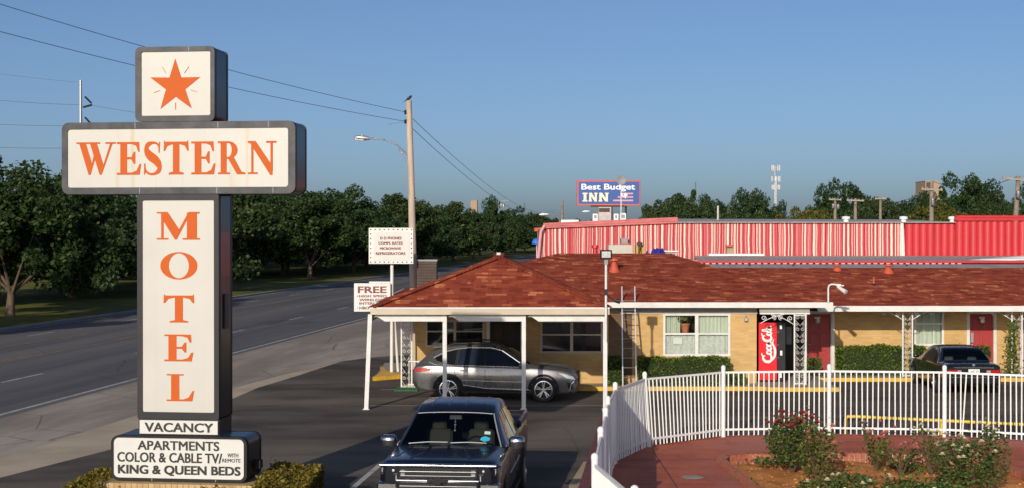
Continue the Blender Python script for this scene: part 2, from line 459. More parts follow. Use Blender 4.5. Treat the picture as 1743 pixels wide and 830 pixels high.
def ground_mat(name, a, b_, scale, speck=0.25, rough=0.9, stretch=(1, 1, 1), patch=None, crack=0.0, bmp=0.25, turn=0.0, joints=None):
    m, nt, b = newmat(name)
    v = nd(nt, "ShaderNodeMapping", {"Vector": nd(nt, "ShaderNodeMapping", {"Vector": coords(nt), "Rotation": (0, 0, turn)}).outputs[0], "Scale": stretch}).outputs[0]
    n = nd(nt, "ShaderNodeTexNoise", {"Vector": v, "Scale": scale, "Detail": 8.0, "Roughness": 0.65})
    c = ramp(nt, n.outputs[0], [(0.38, a), (0.62, b_)])
    n2 = nd(nt, "ShaderNodeTexNoise", {"Vector": coords(nt), "Scale": 38.0, "Detail": 3.0, "Roughness": 0.8})
    c = mix(nt, speck, c, ramp(nt, n2.outputs[0], [(0.35, (0.55,)*3), (0.65, (1.35,)*3)]), 'MULTIPLY')
    if patch:
        n3 = nd(nt, "ShaderNodeTexNoise", {"Vector": v, "Scale": scale*0.4, "Detail": 5.0, "Distortion": 0.4})
        c = mix(nt, ramp(nt, n3.outputs[0], [(0.50, (0, 0, 0)), (0.62, (0.8, 0.8, 0.8))]), c, patch)
    if crack:
        vo = nd(nt, "ShaderNodeTexVoronoi", {"Vector": mix(nt, 0.30, coords(nt), n.outputs[1]), "Scale": 0.30}, feature='DISTANCE_TO_EDGE')
        c = mix(nt, ramp(nt, vo.outputs[0], [(0.0, (crack,)*3), (0.006, (0, 0, 0))]), c, (0.02, 0.02, 0.02))
    if joints:
        jb = nd(nt, "ShaderNodeTexBrick", {"Vector": coords(nt), "Color1": (0,0,0,1), "Color2": (0,0,0,1), "Mortar": (1,1,1,1), "Scale": 1.0, "Mortar Size": 0.014, "Brick Width": joints, "Row Height": joints}, offset=0.0)
        c = mix(nt, jb.outputs[0], c, (0.12, 0.05, 0.04))
    nt.links.new(c, b.inputs["Base Color"]); b.inputs["Roughness"].default_value = rough; b.inputs["Specular IOR Level"].default_value = 0.12
    bump(nt, b, n2.outputs[0], bmp, 0.01)
    return m
M['ground'] = ground_mat("packed_ground", (0.10, 0.09, 0.07), (0.17, 0.15, 0.12), 0.15)
M['asphalt'] = ground_mat("road_asphalt", (0.105, 0.103, 0.107), (0.150, 0.145, 0.146), 0.5, stretch=(1.7, 0.05, 1), turn=R(6.4), speck=0.35, patch=(0.175, 0.163, 0.155), crack=0.45)
M['lot'] = ground_mat("sealed_lot_asphalt", (0.070, 0.060, 0.053), (0.135, 0.114, 0.098), 0.6, stretch=(0.45, 0.9, 1), patch=(0.20, 0.165, 0.13), crack=0.25)
M['shoulder'] = ground_mat("old_grey_asphalt", (0.29, 0.245, 0.20), (0.44, 0.375, 0.31), 0.45, stretch=(1.5, 0.25, 1), turn=R(6.4), speck=0.4, patch=(0.24, 0.205, 0.175), crack=0.6)
M['apron'] = ground_mat("tan_concrete_apron", (0.44, 0.35, 0.26), (0.55, 0.45, 0.34), 0.5)
M['farlot'] = ground_mat("far_grey_paving", (0.20, 0.19, 0.18), (0.30, 0.28, 0.26), 0.1)
M['grass'] = ground_mat("mown_grass", (0.095, 0.105, 0.020), (0.20, 0.19, 0.04), 0.35, speck=0.6, patch=(0.16, 0.14, 0.055))
M['redconc'] = ground_mat("red_painted_concrete", (0.39, 0.095, 0.054), (0.53, 0.145, 0.084), 1.1, speck=0.3, rough=0.7, patch=(0.47, 0.175, 0.125), crack=0.25, bmp=0.1, joints=3.05)
M['soil'] = ground_mat("orange_brown_soil", (0.46, 0.18, 0.052), (0.68, 0.29, 0.098), 2.2, speck=0.5, bmp=0.8)

def leaf_mat(name, cols, trans=0.3):
    m, nt, b = newmat(name)
    out = nt.nodes["Material Output"]
    g = nt.nodes.new("ShaderNodeNewGeometry")
    c = ramp(nt, g.outputs["Random Per Island"], [(i/(len(cols)-1), cc) for i, cc in enumerate(cols)])
    nt.links.new(c, b.inputs["Base Color"]); b.inputs["Roughness"].default_value = 0.55
    b.inputs["Specular IOR Level"].default_value = 0.25
    t = nd(nt, "ShaderNodeBsdfTranslucent", {"Color": c})
    x = nd(nt, "ShaderNodeMixShader", {0: trans, 1: b.outputs[0], 2: t.outputs[0]})
    nt.links.new(x.outputs[0], out.inputs[0])
    return m
M['leaf'] = leaf_mat("oak_leaves", [(0.014, 0.034, 0.010), (0.030, 0.062, 0.016), (0.052, 0.088, 0.024), (0.095, 0.125, 0.045)])
M['leafb'] = leaf_mat("olive_leaves", [(0.018, 0.038, 0.013), (0.038, 0.066, 0.019), (0.065, 0.098, 0.028), (0.12, 0.145, 0.055)])
M['leafc'] = leaf_mat("deep_green_leaves", [(0.012, 0.034, 0.013), (0.026, 0.060, 0.018), (0.048, 0.092, 0.027), (0.085, 0.12, 0.045)])
M['leafy'] = leaf_mat("yellow_green_leaves", [(0.07, 0.085, 0.015), (0.12, 0.125, 0.022), (0.17, 0.15, 0.03)])
M['hedgeleaf'] = leaf_mat("boxwood_leaves", [(0.030, 0.065, 0.010), (0.065, 0.12, 0.015), (0.125, 0.185, 0.027), (0.19, 0.235, 0.036)], 0.25)
M['hedgegold'] = leaf_mat("golden_hedge_leaves", [(0.09, 0.075, 0.012), (0.17, 0.13, 0.018), (0.26, 0.19, 0.025), (0.11, 0.10, 0.018)], 0.25)
M['roseleaf'] = leaf_mat("rose_leaves", [(0.032, 0.075, 0.020), (0.068, 0.125, 0.030), (0.125, 0.185, 0.042), (0.15, 0.12, 0.045)], 0.25)
M['roseleafb'] = leaf_mat("light_rose_leaves", [(0.07, 0.11, 0.020), (0.12, 0.16, 0.032), (0.18, 0.20, 0.05), (0.17, 0.12, 0.045)], 0.25)
M['hedgecore'] = pm("hedge_twigs", (0.02, 0.028, 0.010), 0.95, var=0.4, scale=20)

# ------------------------------------------------------------------ foliage
def leaf_obj(name, C, size, mat, parent=None, seed=0, up=0.3, aspect=0.62, local=True, origin=None):
    rng = np.random.default_rng(seed)
    C = np.asarray(C, float); n = len(C)
    nv = rng.normal(size=(n, 3)); nv[:, 2] = np.abs(nv[:, 2]) + up
    nv /= np.linalg.norm(nv, axis=1)[:, None]
    a = np.cross(nv, rng.normal(size=(n, 3))); a /= np.linalg.norm(a, axis=1)[:, None]
    b = np.cross(nv, a)
    s = (np.asarray(size) * rng.uniform(0.6, 1.35, n))[:, None]
    fold = nv * s * 0.12
    V = np.stack([C - a*s, C - b*s*aspect + fold, C + a*s, C + b*s*aspect + fold], 1).reshape(-1, 3)
    off = np.zeros(3)
    if not local:
        off = np.array(wloc(parent)) if parent is not None else np.array(origin, float)
    V = V - off
    me = bpy.data.meshes.new(name)
    me.vertices.add(4*n); me.vertices.foreach_set("co", V.ravel())
    me.loops.add(4*n); me.loops.foreach_set("vertex_index", np.arange(4*n))
    me.polygons.add(n); me.polygons.foreach_set("loop_start", np.arange(n)*4)
    try: me.polygons.foreach_set("loop_total", np.full(n, 4))
    except Exception: pass
    me.materials.append(mat); me.update(calc_edges=True)
    o = bpy.data.objects.new(name, me); COL.objects.link(o)
    if parent is not None: o.parent = parent
    elif not local: o.location = off
    return o

def crown_points(seed, rx, rz, zc, blobs, per, br, flat=0.72, low=-0.9):
    rng = np.random.default_rng(seed)
    lobes = []                                         # a few big uneven boughs, each carrying leaf clumps
    for k in range(9):
        a = k*2.4 + rng.uniform(-.4, .4); r = rx*rng.uniform(.30, .68); e = rng.uniform(-.85, .60)
        lobes.append((np.array([math.cos(a)*r, math.sin(a)*r, zc + rz*e]), rx*rng.uniform(.34, .52)))
    lobes.append((np.array([rng.uniform(-.6, .6), rng.uniform(-.6, .6), zc + rz*.75]), rx*.40))
    P = []
    for k in range(blobs):
        c0, R0 = lobes[k % len(lobes)]
        d = rng.normal(size=3); d /= np.linalg.norm(d)
        c = c0 + d*R0*rng.uniform(.45, 1.0)*np.array([1, 1, .78])
        c[2] = max(c[2], zc + low*rz)
        b = br * rng.uniform(0.45, 1.2)
        q = rng.normal(size=(per, 3)); q /= np.linalg.norm(q, axis=1)[:, None]
        q *= (rng.uniform(0.2, 1.0, (per, 1)) ** 0.45) * b
        q[:, 2] *= flat
        P.append(c + q)
    return np.concatenate(P)

TREES = {}
def make_tree(kind, label, group, loc, leafm, barkm, h=9.4, rx=4.6, blobs=80, per=150, leaf=0.26, seed=1, trunk_h=1.45, rz=0.0, scale=(1, 1, 1)):
    root = thing("shade_tree", label, "tree", loc, rz, group)
    root.scale = scale
    zc = trunk_h + (h - trunk_h) * 0.47; rzv = (h - trunk_h) * 0.43
    rng = random.Random(seed)
    mb = MB()
    r0 = 0.26
    mb.tube([(0, 0, -0.1), (0.02, 0, 0.25), (0.05, 0.03, trunk_h*0.6), (0.1, 0.0, trunk_h*1.05)], [r0*1.5, r0*1.08, r0*0.92, r0*0.8], 9)
    for i in range(7):
        a = i * 0.9 + rng.uniform(0, 0.5); e = rng.uniform(0.45, 0.8) * rx
        p0 = Vector((0.08, 0, trunk_h * rng.uniform(0.75, 1.0)))
        p2 = Vector((math.cos(a)*e, math.sin(a)*e, zc + rng.uniform(-0.5, 0.6)*rzv))
        p1 = p0.lerp(p2, 0.45) + Vector((0, 0, rng.uniform(0.1, 0.6)))
        mb.tube([p0, p1, p2], [r0*0.42, r0*0.26, 0.03], 6)
    mb.build("trunk", barkm, root, smooth=60, local=True)
    leaf_obj("crown", crown_points(seed, rx, rzv, zc, blobs, per, rx*0.21), leaf, leafm, root, seed)
    return root

def hedge(name, label, cat, x0, x1, y0, y1, z0, z1, leafm, size=0.055, dens=420, seed=3, group=None):
    root = thing(name, label, cat, ((x0+x1)/2, (y0+y1)/2, z0), 0, group)
    rng = np.random.default_rng(seed)
    MB().box(x0+.07, x1-.07, y0+.07, y1-.07, z0, z1-.08).build("twig_core", M['hedgecore'], root)
    A = [(x1-x0)*(z1-z0), (x1-x0)*(z1-z0), (y1-y0)*(z1-z0), (y1-y0)*(z1-z0), (x1-x0)*(y1-y0)]
    P = []
    for k, a in enumerate(A):
        n = max(20, int(a*dens)); u, v = rng.uniform(0, 1, n), rng.uniform(0, 1, n)
        j = np.abs(rng.normal(0, 0.05, n))
        X, Y, Z = x0+u*(x1-x0), y0+u*(y1-y0), z0+v*(z1-z0)
        if k == 0: p = (X, y0+j, Z)
        elif k == 1: p = (X, y1-j, Z)
        elif k == 2: p = (x0+j, Y, Z)
        elif k == 3: p = (x1-j, Y, Z)
        else: p = (X, y0+v*(y1-y0), z1-j+0.05*np.sin(X*5+1)*np.sin(X*2.1)+0.03*rng.normal(size=n))
        P.append(np.stack(p, 1))
    leaf_obj("foliage", np.concatenate(P), size, leafm, root, seed, local=False)
    return root

# ================================================================== SETTING: ground, road, lot, grass
def sheet(name, pts, z, mat, kind="structure"):
    o = MB().quad(*[(p[0], p[1], z) for p in pts]).build(name, mat, origin=(0, 0, z))
    return tag(o, kind=kind)
def slab(name, pts, z0, z1, mat):
    o = MB().prism([(p[0], p[1]) for p in pts], lambda u, v, h: (u, v, h), z0, z1).build(name, mat, origin=(0, 0, z0))
    return tag(o, kind="structure")
sheet("ground", [(-1500, -200), (1500, -200), (1500, 3000), (-1500, 3000)], -0.03, M['ground'])
T0, T1 = -10, 900
def rdq(n0, n1, t0=T0, t1=T1): return [RD(n0, t0), RD(n1, t0), RD(n1, t1), RD(n0, t1)]
sheet("road_shoulder", rdq(-18.6, -6.0, T0, 260), 0.0, M['shoulder'])
road = sheet("road", rdq(-34.4, -18.0), 0.004, M['asphalt'])
mb = MB()
mb.strip([RD(-18.35, T0), RD(-18.35, 300)], 0.13, 0.009)
mb.strip([RD(-34.0, T0), RD(-34.0, 300)], 0.13, 0.009)
for k in range(-6, 18):
    t = 83.3 + 12.2*k
    mb.strip([RD(-22.35, t), RD(-22.35, t+3.2)], 0.13, 0.009)
    mb.strip([RD(-31.4, t-2.7), RD(-31.4, t+0.5)], 0.13, 0.009)
mb.build("lane_line", M['linewhite'], road)
mb = MB()
for n in (-25.95, -29.3):
    mb.strip([RD(n, T0), RD(n, 300)], 0.11, 0.009)
mb2 = mb
for k in range(-6, 18):
    t = 79 + 12.2*k
    mb.strip([RD(-26.25, t), RD(-26.25, t+3.0)], 0.10, 0.009)
    mb.strip([RD(-29.0, t), RD(-29.0, t+3.0)], 0.10, 0.009)
mb.build("centre_line", M['lineyellow'], road)
slab("kerb", rdq(-34.75, -34.4), -0.03, 0.13, M['kerb'])
slab("grass_verge", rdq(-72, -34.75), -0.03, 0.12, M['grass'])
sheet("access_road", rdq(-112, -72, T0, 700), 0.02, M['farlot'])
slab("far_grass", rdq(-180, -112), -0.03, 0.10, M['grass'])

# lighter concrete apron beside the lot, and the dark sealed lot with its wavy edge
sheet("apron", [RD(-14.9, 0), RD(-12.2, 0), RD(-12.0, 30), RD(-12.3, 47), RD(-11.7, 50), RD(-12.7, 57), RD(-13.8, 50), RD(-14.6, 40), RD(-14.9, 20)], 0.004, M['apron'])
edge = [(-13.6, -5), (-13.2, 20), PZ(187, 765), PZ(300, 712), PZ(396, 678), PZ(440, 659), PZ(500, 641), PZ(545, 626), PZ(583, 614), PZ(640, 607), PZ(700, 603)]
sheet("parking_lot", edge + [(-3, 70), (40, 70), (40, -5)], 0.008, M['lot'])
mb = MB()
mb.strip([PZ(648, 790), PZ(600, 831), (-3.35, 26.0)], 0.12, 0.013)
mb.strip([PZ(630, 690.5), PZ(1032, 690.5)], 0.07, 0.013)
mb.strip([PZ(648, 663), PZ(716, 663)], 0.08, 0.013)
o = mb.build("lot_line", M['linewhite'], origin=(0, 0, 0.013)); tag(o, kind="structure")
o = MB().strip([PZ(1003, 786), PZ(979, 826), (1.12, 26)], 0.24, 0.013).build("faded_stall_line", M['linetan'], origin=(0, 0, 0.013)); tag(o, kind="structure")

# ================================================================== MOTEL SIGN
SG = 100.8
sign = thing("motel_sign", "tall cross-shaped motel sign with orange star and lettering on cream panels", "sign", (XD(302, 24.8), 24.8, 0), R(-7.0))
def su(px): return (px - 302) / SG
def sz(py): return CAM_H + (HY - py) / SG
SF = lambda u, v, h: (u, -h, v)
def rrect(x0, x1, z0, z1, r, n=5):
    P = []
    for cx, cz, a0 in ((x1-r, z1-r, 0), (x0+r, z1-r, 90), (x0+r, z0+r, 180), (x1-r, z0+r, 270)):
        for i in range(n+1):
            a = R(a0 + 90*i/n); P.append((cx + r*math.cos(a), cz + r*math.sin(a)))
    return P
def sign_box(name, l, r, t, b, il, ir, it, ib, rad, depth, facemat, framemat, y0=0.0, irad=0.03, pname="face_panel"):
    x0, x1, z0, z1 = su(l), su(r), sz(b), sz(t)
    body = MB().prism(rrect(x0, x1, z0, z1, rad), lambda u, v, h: (u, y0 + h, v), 0.05, depth).build(name, M['signside'], sign, smooth=40, local=True)
    outer, inner = rrect(x0-.004, x1+.004, z0-.004, z1+.004, rad), rrect(su(il), su(ir), sz(ib), sz(it), irad)
    MB().ring(outer, inner, lambda u, v, h: (u, y0 - h, v), -0.12, 0.0).build("front_frame", framemat, body, smooth=35, local=True)
    MB().ring(outer, inner, lambda u, v, h: (u, y0 + depth + h, v), -0.06, 0.02).build("rear_frame", framemat, body, smooth=35, local=True)
    g = 0.006
    MB().prism(rrect(su(il)-g, su(ir)+g, sz(ib)-g, sz(it)+g, irad), lambda u, v, h: (u, y0 - h, v), -0.10, -0.022).build(pname, facemat, body, local=True)
    return body, y0
SD = 0.72
top, _ = sign_box("star_box", 228, 367, 80, 206.5, 238, 360, 88, 197, 0.09, SD, M['face'], M['signframe'])
cro, _ = sign_box("crossbar_box", 97.5, 508, 208, 330, 107, 496, 219, 319, 0.12, SD, M['facestain'], M['signframe'], -0.02, 0.05)
tow, _ = sign_box("tower_box", 231, 374, 331, 712.5, 239.5, 366, 341, 701, 0.03, SD, M['face'], M['darkmetal'])
MB().box(su(228)+.1, su(367)-.1, .1, SD-.1, sz(209), sz(206)).box(su(235), su(372), .08, SD-.08, sz(332.5), sz(329)).build("joint_collar", M['signframe'], sign, local=True)
vac = MB().box(su(231.5), su(374), 0.04, SD-.02, sz(741), sz(712.8)).build("vacancy_box", M['signside'], sign, local=True)
MB().box(su(235), su(372.5), -0.01, 0.06, sz(738), sz(715)).build("face_panel", M['signpanel2'], vac, local=True)
bas, by0 = sign_box("base_box", 188, 426, 741, 817, 191.5, 421, 744, 812.5, 0.13, SD+.10, M['signpanel2'], M['plastic'], -0.10, 0.09)
MB().box(su(426)+.002, su(426)+.10, 0.35, 0.5, sz(800), sz(786)).build("conduit_box", M['plastic'], bas, local=True)
MB().box(su(374)+.002, su(374)+.03, 0.28, 0.5, sz(560), sz(500)).build("service_hatch", M['signframe'], tow, local=True)
MB().box(su(374)+.002, su(374)+.004, 0.12, 0.6, sz(470), sz(395)).build("painted_red_reflection", pm("red_reflection_colour", (0.16, 0.02, 0.03), 0.3, var=0.3), tow, local=True)  # red reflection on the dark tower side, put in as colour
for body_, xs_, zt_, zb_, y_ in ((cro, (228, 374, 462), 208, 219, -.02), (cro, (236, 372, 470), 319.5, 330, -.02), (top, (322,), 80, 88, 0.0), (bas, (260, 372), 812.6, 817, -.10)):
    for x_ in xs_:
        MB().box(su(x_)-.006, su(x_)+.006, y_-.0035, y_+.02, sz(zb_)+.004, sz(zt_)-.004).build("frame_joint", M['grey'], body_, local=True)
# brick planter that carries it
MB().box(su(168), su(452), -0.30, SD+.35, 0, sz(818.5)).build("brick_base", brick_mat("pale_planter_brick", (0.62, 0.44, 0.22), (0.50, 0.34, 0.16), (0.30, 0.22, 0.14), 0.10, 0.20, 0.008), sign, local=True)

# serif letters, drawn as outlines in a unit box
def spline(pts, n=8):
    out = []
    P = [pts[0]] + list(pts) + [pts[-1]]
    for i in range(1, len(P)-2):
        p0, p1, p2, p3 = [np.array(p, float) for p in P[i-1:i+3]]
        for k in range(n):
            t = k/n
            out.append(0.5*((2*p1)+(-p0+p2)*t+(2*p0-5*p1+4*p2-p3)*t*t+(-p0+3*p1-3*p2+p3)*t**3))
    out.append(np.array(P[-2], float))
    return out
def ribbon(path):                         # path of (x, y, halfwidth) -> outline
    P = spline(path, 7); L, Rr = [], []
    for i, p in enumerate(P):
        a, b = P[max(i-1, 0)], P[min(i+1, len(P)-1)]
        t = (b-a)[:2]; t = t/(np.linalg.norm(t)+1e-9); n = np.array([-t[1], t[0]])
        L.append(tuple(p[:2]+n*p[2])); Rr.append(tuple(p[:2]-n*p[2]))
    return L + Rr[::-1]
def rc(x0, x1, y0, y1): return [(x0,y0),(x1,y0),(x1,y1),(x0,y1)]
def bowl(cx, cy, ox, oy, ix, iy, a0, a1, n=18, sh=0.0):
    A = [R(a0+(a1-a0)*i/n) for i in range(n+1)]
    return [(cx+ox*math.cos(a), cy+oy*math.sin(a)) for a in A] + [(cx+sh+ix*math.cos(a), cy+iy*math.sin(a)) for a in A[::-1]]
GLY = {
 'E': [rc(.14,.42,.02,.98), [(0,.94),(.42,.94),(.62,.935),(.80,.88),(.88,.70),(.94,.70),(.92,1),(0,1)],
       [(.40,.47),(.60,.47),(.70,.33),(.76,.33),(.76,.70),(.70,.70),(.60,.54),(.40,.54)],
       [(0,0),(.94,0),(1,.33),(.94,.33),(.82,.13),(.62,.065),(0,.06)]],
 'T': [rc(.37,.63,.03,.96), [(.20,0),(.80,0),(.80,.05),(.63,.09),(.37,.09),(.20,.05)],
       [(0,.72),(.05,.72),(.15,.87),(.36,.925),(.64,.925),(.85,.87),(.95,.72),(1,.72),(.98,1.05),(.94,1),(.06,1),(.02,1.05)]],
 'L': [rc(.16,.46,.03,.97), rc(0,.62,.95,1), [(0,0),(.93,0),(1,.38),(.94,.38),(.80,.14),(.60,.065),(0,.055)]],
 'N': [rc(.115,.195,.03,.93), rc(0,.34,0,.055), [(0,1),(.27,1),(.86,.24),(.86,-.03),(.78,-.03),(.16,.82),(.10,.92),(0,.945)],
       rc(.79,.87,.10,.97), rc(.64,1,.945,1)],
 'M': [rc(.10,.16,.03,.90), rc(0,.27,0,.055), [(0,1),(.25,1),(.53,.34),(.46,.02),(.42,0),(.10,.80),(.10,.945),(0,.945)],
       [(.42,0),(.46,0),(.78,.95),(.80,1),(.74,1),(.47,.24)], rc(.70,.93,.03,.97), rc(.60,1.0,0,.055), rc(.74,.99,.945,1)],
 'W': [[(.07,.97),(.24,.97),(.42,.25),(.345,0),(.31,0)], [(.335,.03),(.36,0),(.55,.80),(.52,.92),(.49,.85)],
       [(.345,.97),(.52,.97),(.70,.25),(.625,0),(.59,0)], [(.615,.03),(.64,0),(.92,.97),(.86,.97)],
       rc(0,.30,.955,1.0), rc(.31,.60,.955,1.0), rc(.74,1,.955,1)],
 'O': [],
 'S': [ribbon([(.80,.70,.02),(.84,.78,.035),(.74,.93,.035),(.50,.97,.04),(.22,.90,.09),(.16,.73,.13),(.32,.58,.15),(.62,.45,.15),(.82,.30,.14),(.82,.14,.10),(.60,.03,.045),(.34,.02,.035),(.14,.10,.035),(.06,.26,.02)]),
       [(.80,.66),(.85,.66),(.89,1.0),(.84,1.0),(.80,.90)], [(.02,0),(.07,0),(.12,.10),(.09,.34),(.03,.34)]],
 'R': [rc(.10,.32,.03,.97), rc(0,.44,0,.055), rc(0,.33,.945,1), bowl(.38,.735,.34,.265,.13,.21,90,-90,16), rc(.30,.40,.945,1), rc(.30,.40,.47,.525),
       [(.36,.50),(.58,.52),(.86,.08),(1,.05),(1,0),(.70,0)]],
}
def glyph(mb, ch, u0, u1, v0, v1, fn, h):
    if ch == 'O':
        el = lambda a_, b_: [(u0+(u1-u0)*(.5+a_*math.cos(2*math.pi*i/40)), v0+(v1-v0)*(.5+b_*math.sin(2*math.pi*i/40))) for i in range(40)]
        mb.ring(el(.5, .52), el(.27, .47), fn, h, h+.006)
    for k, poly in enumerate(GLY[ch]):
        mb.prism([(u0+p[0]*(u1-u0), v0+p[1]*(v1-v0)) for p in poly], fn, h, h + 0.006 + 0.0012*k)
FH = -0.022
mb = MB()
for ch, l, r in (('W',122.6,193),('E',195,238),('S',242.5,275.5),('T',278,322),('E',326.6,369),('R',373.5,421),('N',425.8,475.5)):
    glyph(mb, ch, su(l), su(r), sz(297.3), sz(241.5), lambda u, v, h: (u, -0.02 - h, v), FH)
mb.build("lettering", M['orange'], cro, local=True)
mb = MB()
for ch, l, r, t, b in (('M',265,341,361,408),('O',271,336.5,429,474),('T',276.5,331,502,548),('E',278,329,568.5,614),('L',282,330.5,636,682)):
    glyph(mb, ch, su(l), su(r), sz(b), sz(t), SF, FH)
mb.build("lettering", M['orange'], tow, local=True)
star = []
P5 = [(298,100),(342,132),(327,185.5),(271.5,185.5),(253.5,131.5)]
V = [(su(x), sz(y)) for x, y in P5]
cxs = sum(v[0] for v in V)/5; czs = sum(v[1] for v in V)/5
for i in range(5):
    a = V[i]; b = V[(i+1) % 5]
    star.append(a); m_ = ((a[0]+b[0])/2, (a[1]+b[1])/2)
    star.append((cxs+(m_[0]-cxs)*0.475, czs+(m_[1]-czs)*0.475))
MB().prism(star, SF, FH, FH+0.007).build("star_emblem", M['orange'], top, local=True)
mb = MB()
for a, b in (((275,114),(281.5,124.5)),((322,114),(314,125)),((260.5,157.5),(271,154)),((325,153.5),(336,157)),((298.5,175),(298.5,187))):
    mb.bar((su(a[0]), -FH-.003, sz(a[1])), (su(b[0]), -FH-.003, sz(b[1])), 0.014, 0.006)
mb.build("star_ray", M['orange'], top, local=True)
mb = MB()
put_text(mb, "VACANCY", su(244), su(365), sz(735), sz(718.5), lambda u, v, h: (u, -0.01 - h, v), 0.004, thick=.007)
mb.build("lettering", M['black'], vac, local=True)
mb = MB()
BF = lambda u, v, h: (u, -0.10 - h, v)
for s_, l, r, t, b, bo in (("APARTMENTS", 234, 378, 748.5, 765, 0.0), ("COLOR & CABLE TV/", 198, 383, 768.5, 786, 0.0), ("WITH", 392, 411, 768, 775, 0.0), ("REMOTE", 383, 415, 777, 783.5, 0.0), ("KING & QUEEN BEDS", 199, 415, 790, 809, 0.0)):
    put_text(mb, s_, su(l), su(r), sz(b), sz(t), BF, FH+0.004, thick=(.006 if t in (748.5, 768.5) else .009 if t == 790 else .002))
mb.build("lettering", M['black'], bas, local=True)

hedge("low_hedge", "golden clipped hedge left of the tall motel sign's brick base", "hedge", -7.45, -6.85, 24.3, 26.4, 0.012, ZD(800, 26.0), M['hedgegold'], 0.036, 900, 11)
hedge("low_hedge", "golden clipped hedge right of the tall motel sign's brick base", "hedge", -4.25, -3.38, 23.9, 26.4, 0.012, ZD(793, 26.0), M['hedgegold'], 0.036, 900, 12)
hedge("low_hedge", "low golden hedge in front of the motel sign's base", "hedge", -6.9, -4.3, 23.55, 24.2, 0.012, ZD(834, 24.2), M['hedgegold'], 0.036, 900, 13)

# ================================================================== MOTEL BUILDING
motel = thing("motel_building", "long low yellow brick motel with red-brown shingle roof and white fascia", "motel", (0, 47.5, 0))
YA, YB = 47.4, 51.4
XA0, XA1 = -3.13, XD(1288, YA)
def wall_with_holes(name, x0, x1, z0, z1, y, th, holes, mat):
    mb = MB(); xs = sorted({x0, x1} | {h[0] for h in holes} | {h[1] for h in holes})
    for a, b in zip(xs[:-1], xs[1:]):
        hs = sorted([(h[2], h[3]) for h in holes if h[0] <= a + 1e-6 and h[1] >= b - 1e-6])
        z = z0
        for h0, h1 in hs:
            if h0 > z: mb.quad((a,y,z),(b,y,z),(b,y,h0),(a,y,h0))
            z = h1
        if z < z1: mb.quad((a,y,z),(b,y,z),(b,y,z1),(a,y,z1))
    for h in holes:
        a, b, c, d = h
        mb.quad((a,y,c),(a,y+th,c),(a,y+th,d),(a,y,d)); mb.quad((b,y,c),(b,y,d),(b,y+th,d),(b,y+th,c))
        mb.quad((a,y,d),(a,y+th,d),(b,y+th,d),(b,y,d)); mb.quad((a,y,c),(b,y,c),(b,y+th,c),(a,y+th,c))
    return mb.build(name, mat, motel)
wl = (XD(724.5, YA), XD(824, YA), ZD(589, YA), 2.16)
dr = (XD(834, YA), XD(886, YA), 0.12, 2.16)
wr = (XD(920, YA), XD(1026, YA), ZD(600, YA), 2.16)
wm = (XD(1129, YA), XD(1243, YA), ZD(605, YA), ZD(532.5, YA))
wall_with_holes("front_wall", XA0, XA1, 0, 2.62, YA, 0.2, [wl, dr, wr, wm], M['brick'])
MB().quad((XA0, YA, 0), (XA0, 58, 0), (XA0, 58, 2.62), (XA0, YA, 2.62)).quad((XA1, YA, 0), (XA1, YB, 0), (XA1, YB, 2.62), (XA1, YA, 2.62)).build("side_wall", M['brick'], motel)
MB().quad((XA0, 58, 0), (27, 58, 0), (27, 58, 2.6), (XA0, 58, 2.6)).quad((27, YB, 0), (27, 58, 0), (27, 58, 2.6), (27, YB, 2.6)).build("rear_wall", M['brick'], motel)
MB().box(XD(1036, YA-.01), XD(1076, YA-.01), YA-.012, YA-.003, 0.4, 2.40).build("painted_wall_shade", M['brickshade'], motel)  # shade of the carport roof on the wall, painted as a darker brick sheet
# wing wall with window and doors
XB0 = XD(1420, YB)
wb = (XD(1556, YB), XD(1607, YB), ZD(588, YB), 2.42)
d1 = (XD(1374, YB), XD(1413, YB), 0.14, 2.16)
d2 = (XD(1651, YB), XD(1691, YB), 0.14, 2.16)
d3 = (XD(1742, YB), XD(1784, YB), 0.14, 2.16)
wall_with_holes("wing_wall", XB0-.05, 27, 0, 2.5, YB, 0.15, [wb, d2, d3], M['brick'])
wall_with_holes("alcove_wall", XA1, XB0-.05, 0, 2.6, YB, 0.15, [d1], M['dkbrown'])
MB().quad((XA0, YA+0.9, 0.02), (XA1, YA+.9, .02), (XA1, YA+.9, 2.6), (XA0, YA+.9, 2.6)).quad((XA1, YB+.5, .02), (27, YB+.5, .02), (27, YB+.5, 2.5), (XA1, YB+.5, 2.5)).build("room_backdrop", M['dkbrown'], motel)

def window(name, r, y, cols, split, frame, paneM, cur=None, fw=0.055, rows=1):
    x0, x1, z0, z1 = r
    mb = MB(); yf = y - 0.02
    mb.box(x0-.01, x1+.01, yf, y+.05, z1-fw, z1+.01).box(x0-.01, x1+.01, yf-.02, y+.05, z0-.01, z0+fw)
    for i in range(cols+1):
        c = x0 + (x1-x0)*i/cols; ww = fw if i in (0, cols) else fw*1.6
        a = c if i == 0 else (c-ww if i == cols else c-ww/2)
        mb.box(a, a+ww, yf+.003, y+.047, z0+fw, z1-fw)
    zs_ = z0 + (z1-z0)*split
    for i in range(cols):
        a = x0+(x1-x0)*i/cols; b = x0+(x1-x0)*(i+1)/cols
        mb.box(a+fw*.8, b-fw*.8, yf+.006, y+.04, zs_-fw*.4, zs_+fw*.4)
    w_ = mb.build(name, frame, motel)
    MB().quad((x0+fw*.5, y+.02, z0+fw*.5), (x1-fw*.5, y+.02, z0+fw*.5), (x1-fw*.5, y+.02, z1-fw*.5), (x0+fw*.5, y+.02, z1-fw*.5)).build("pane", paneM, w_)
    return w_, zs_
window("window", wl, YA, 2, 0.58, M['beige'], M['winglass'], fw=0.05)
window("window", wr, YA, 2, 0.56, M['beige'], M['winglass'], fw=0.06)
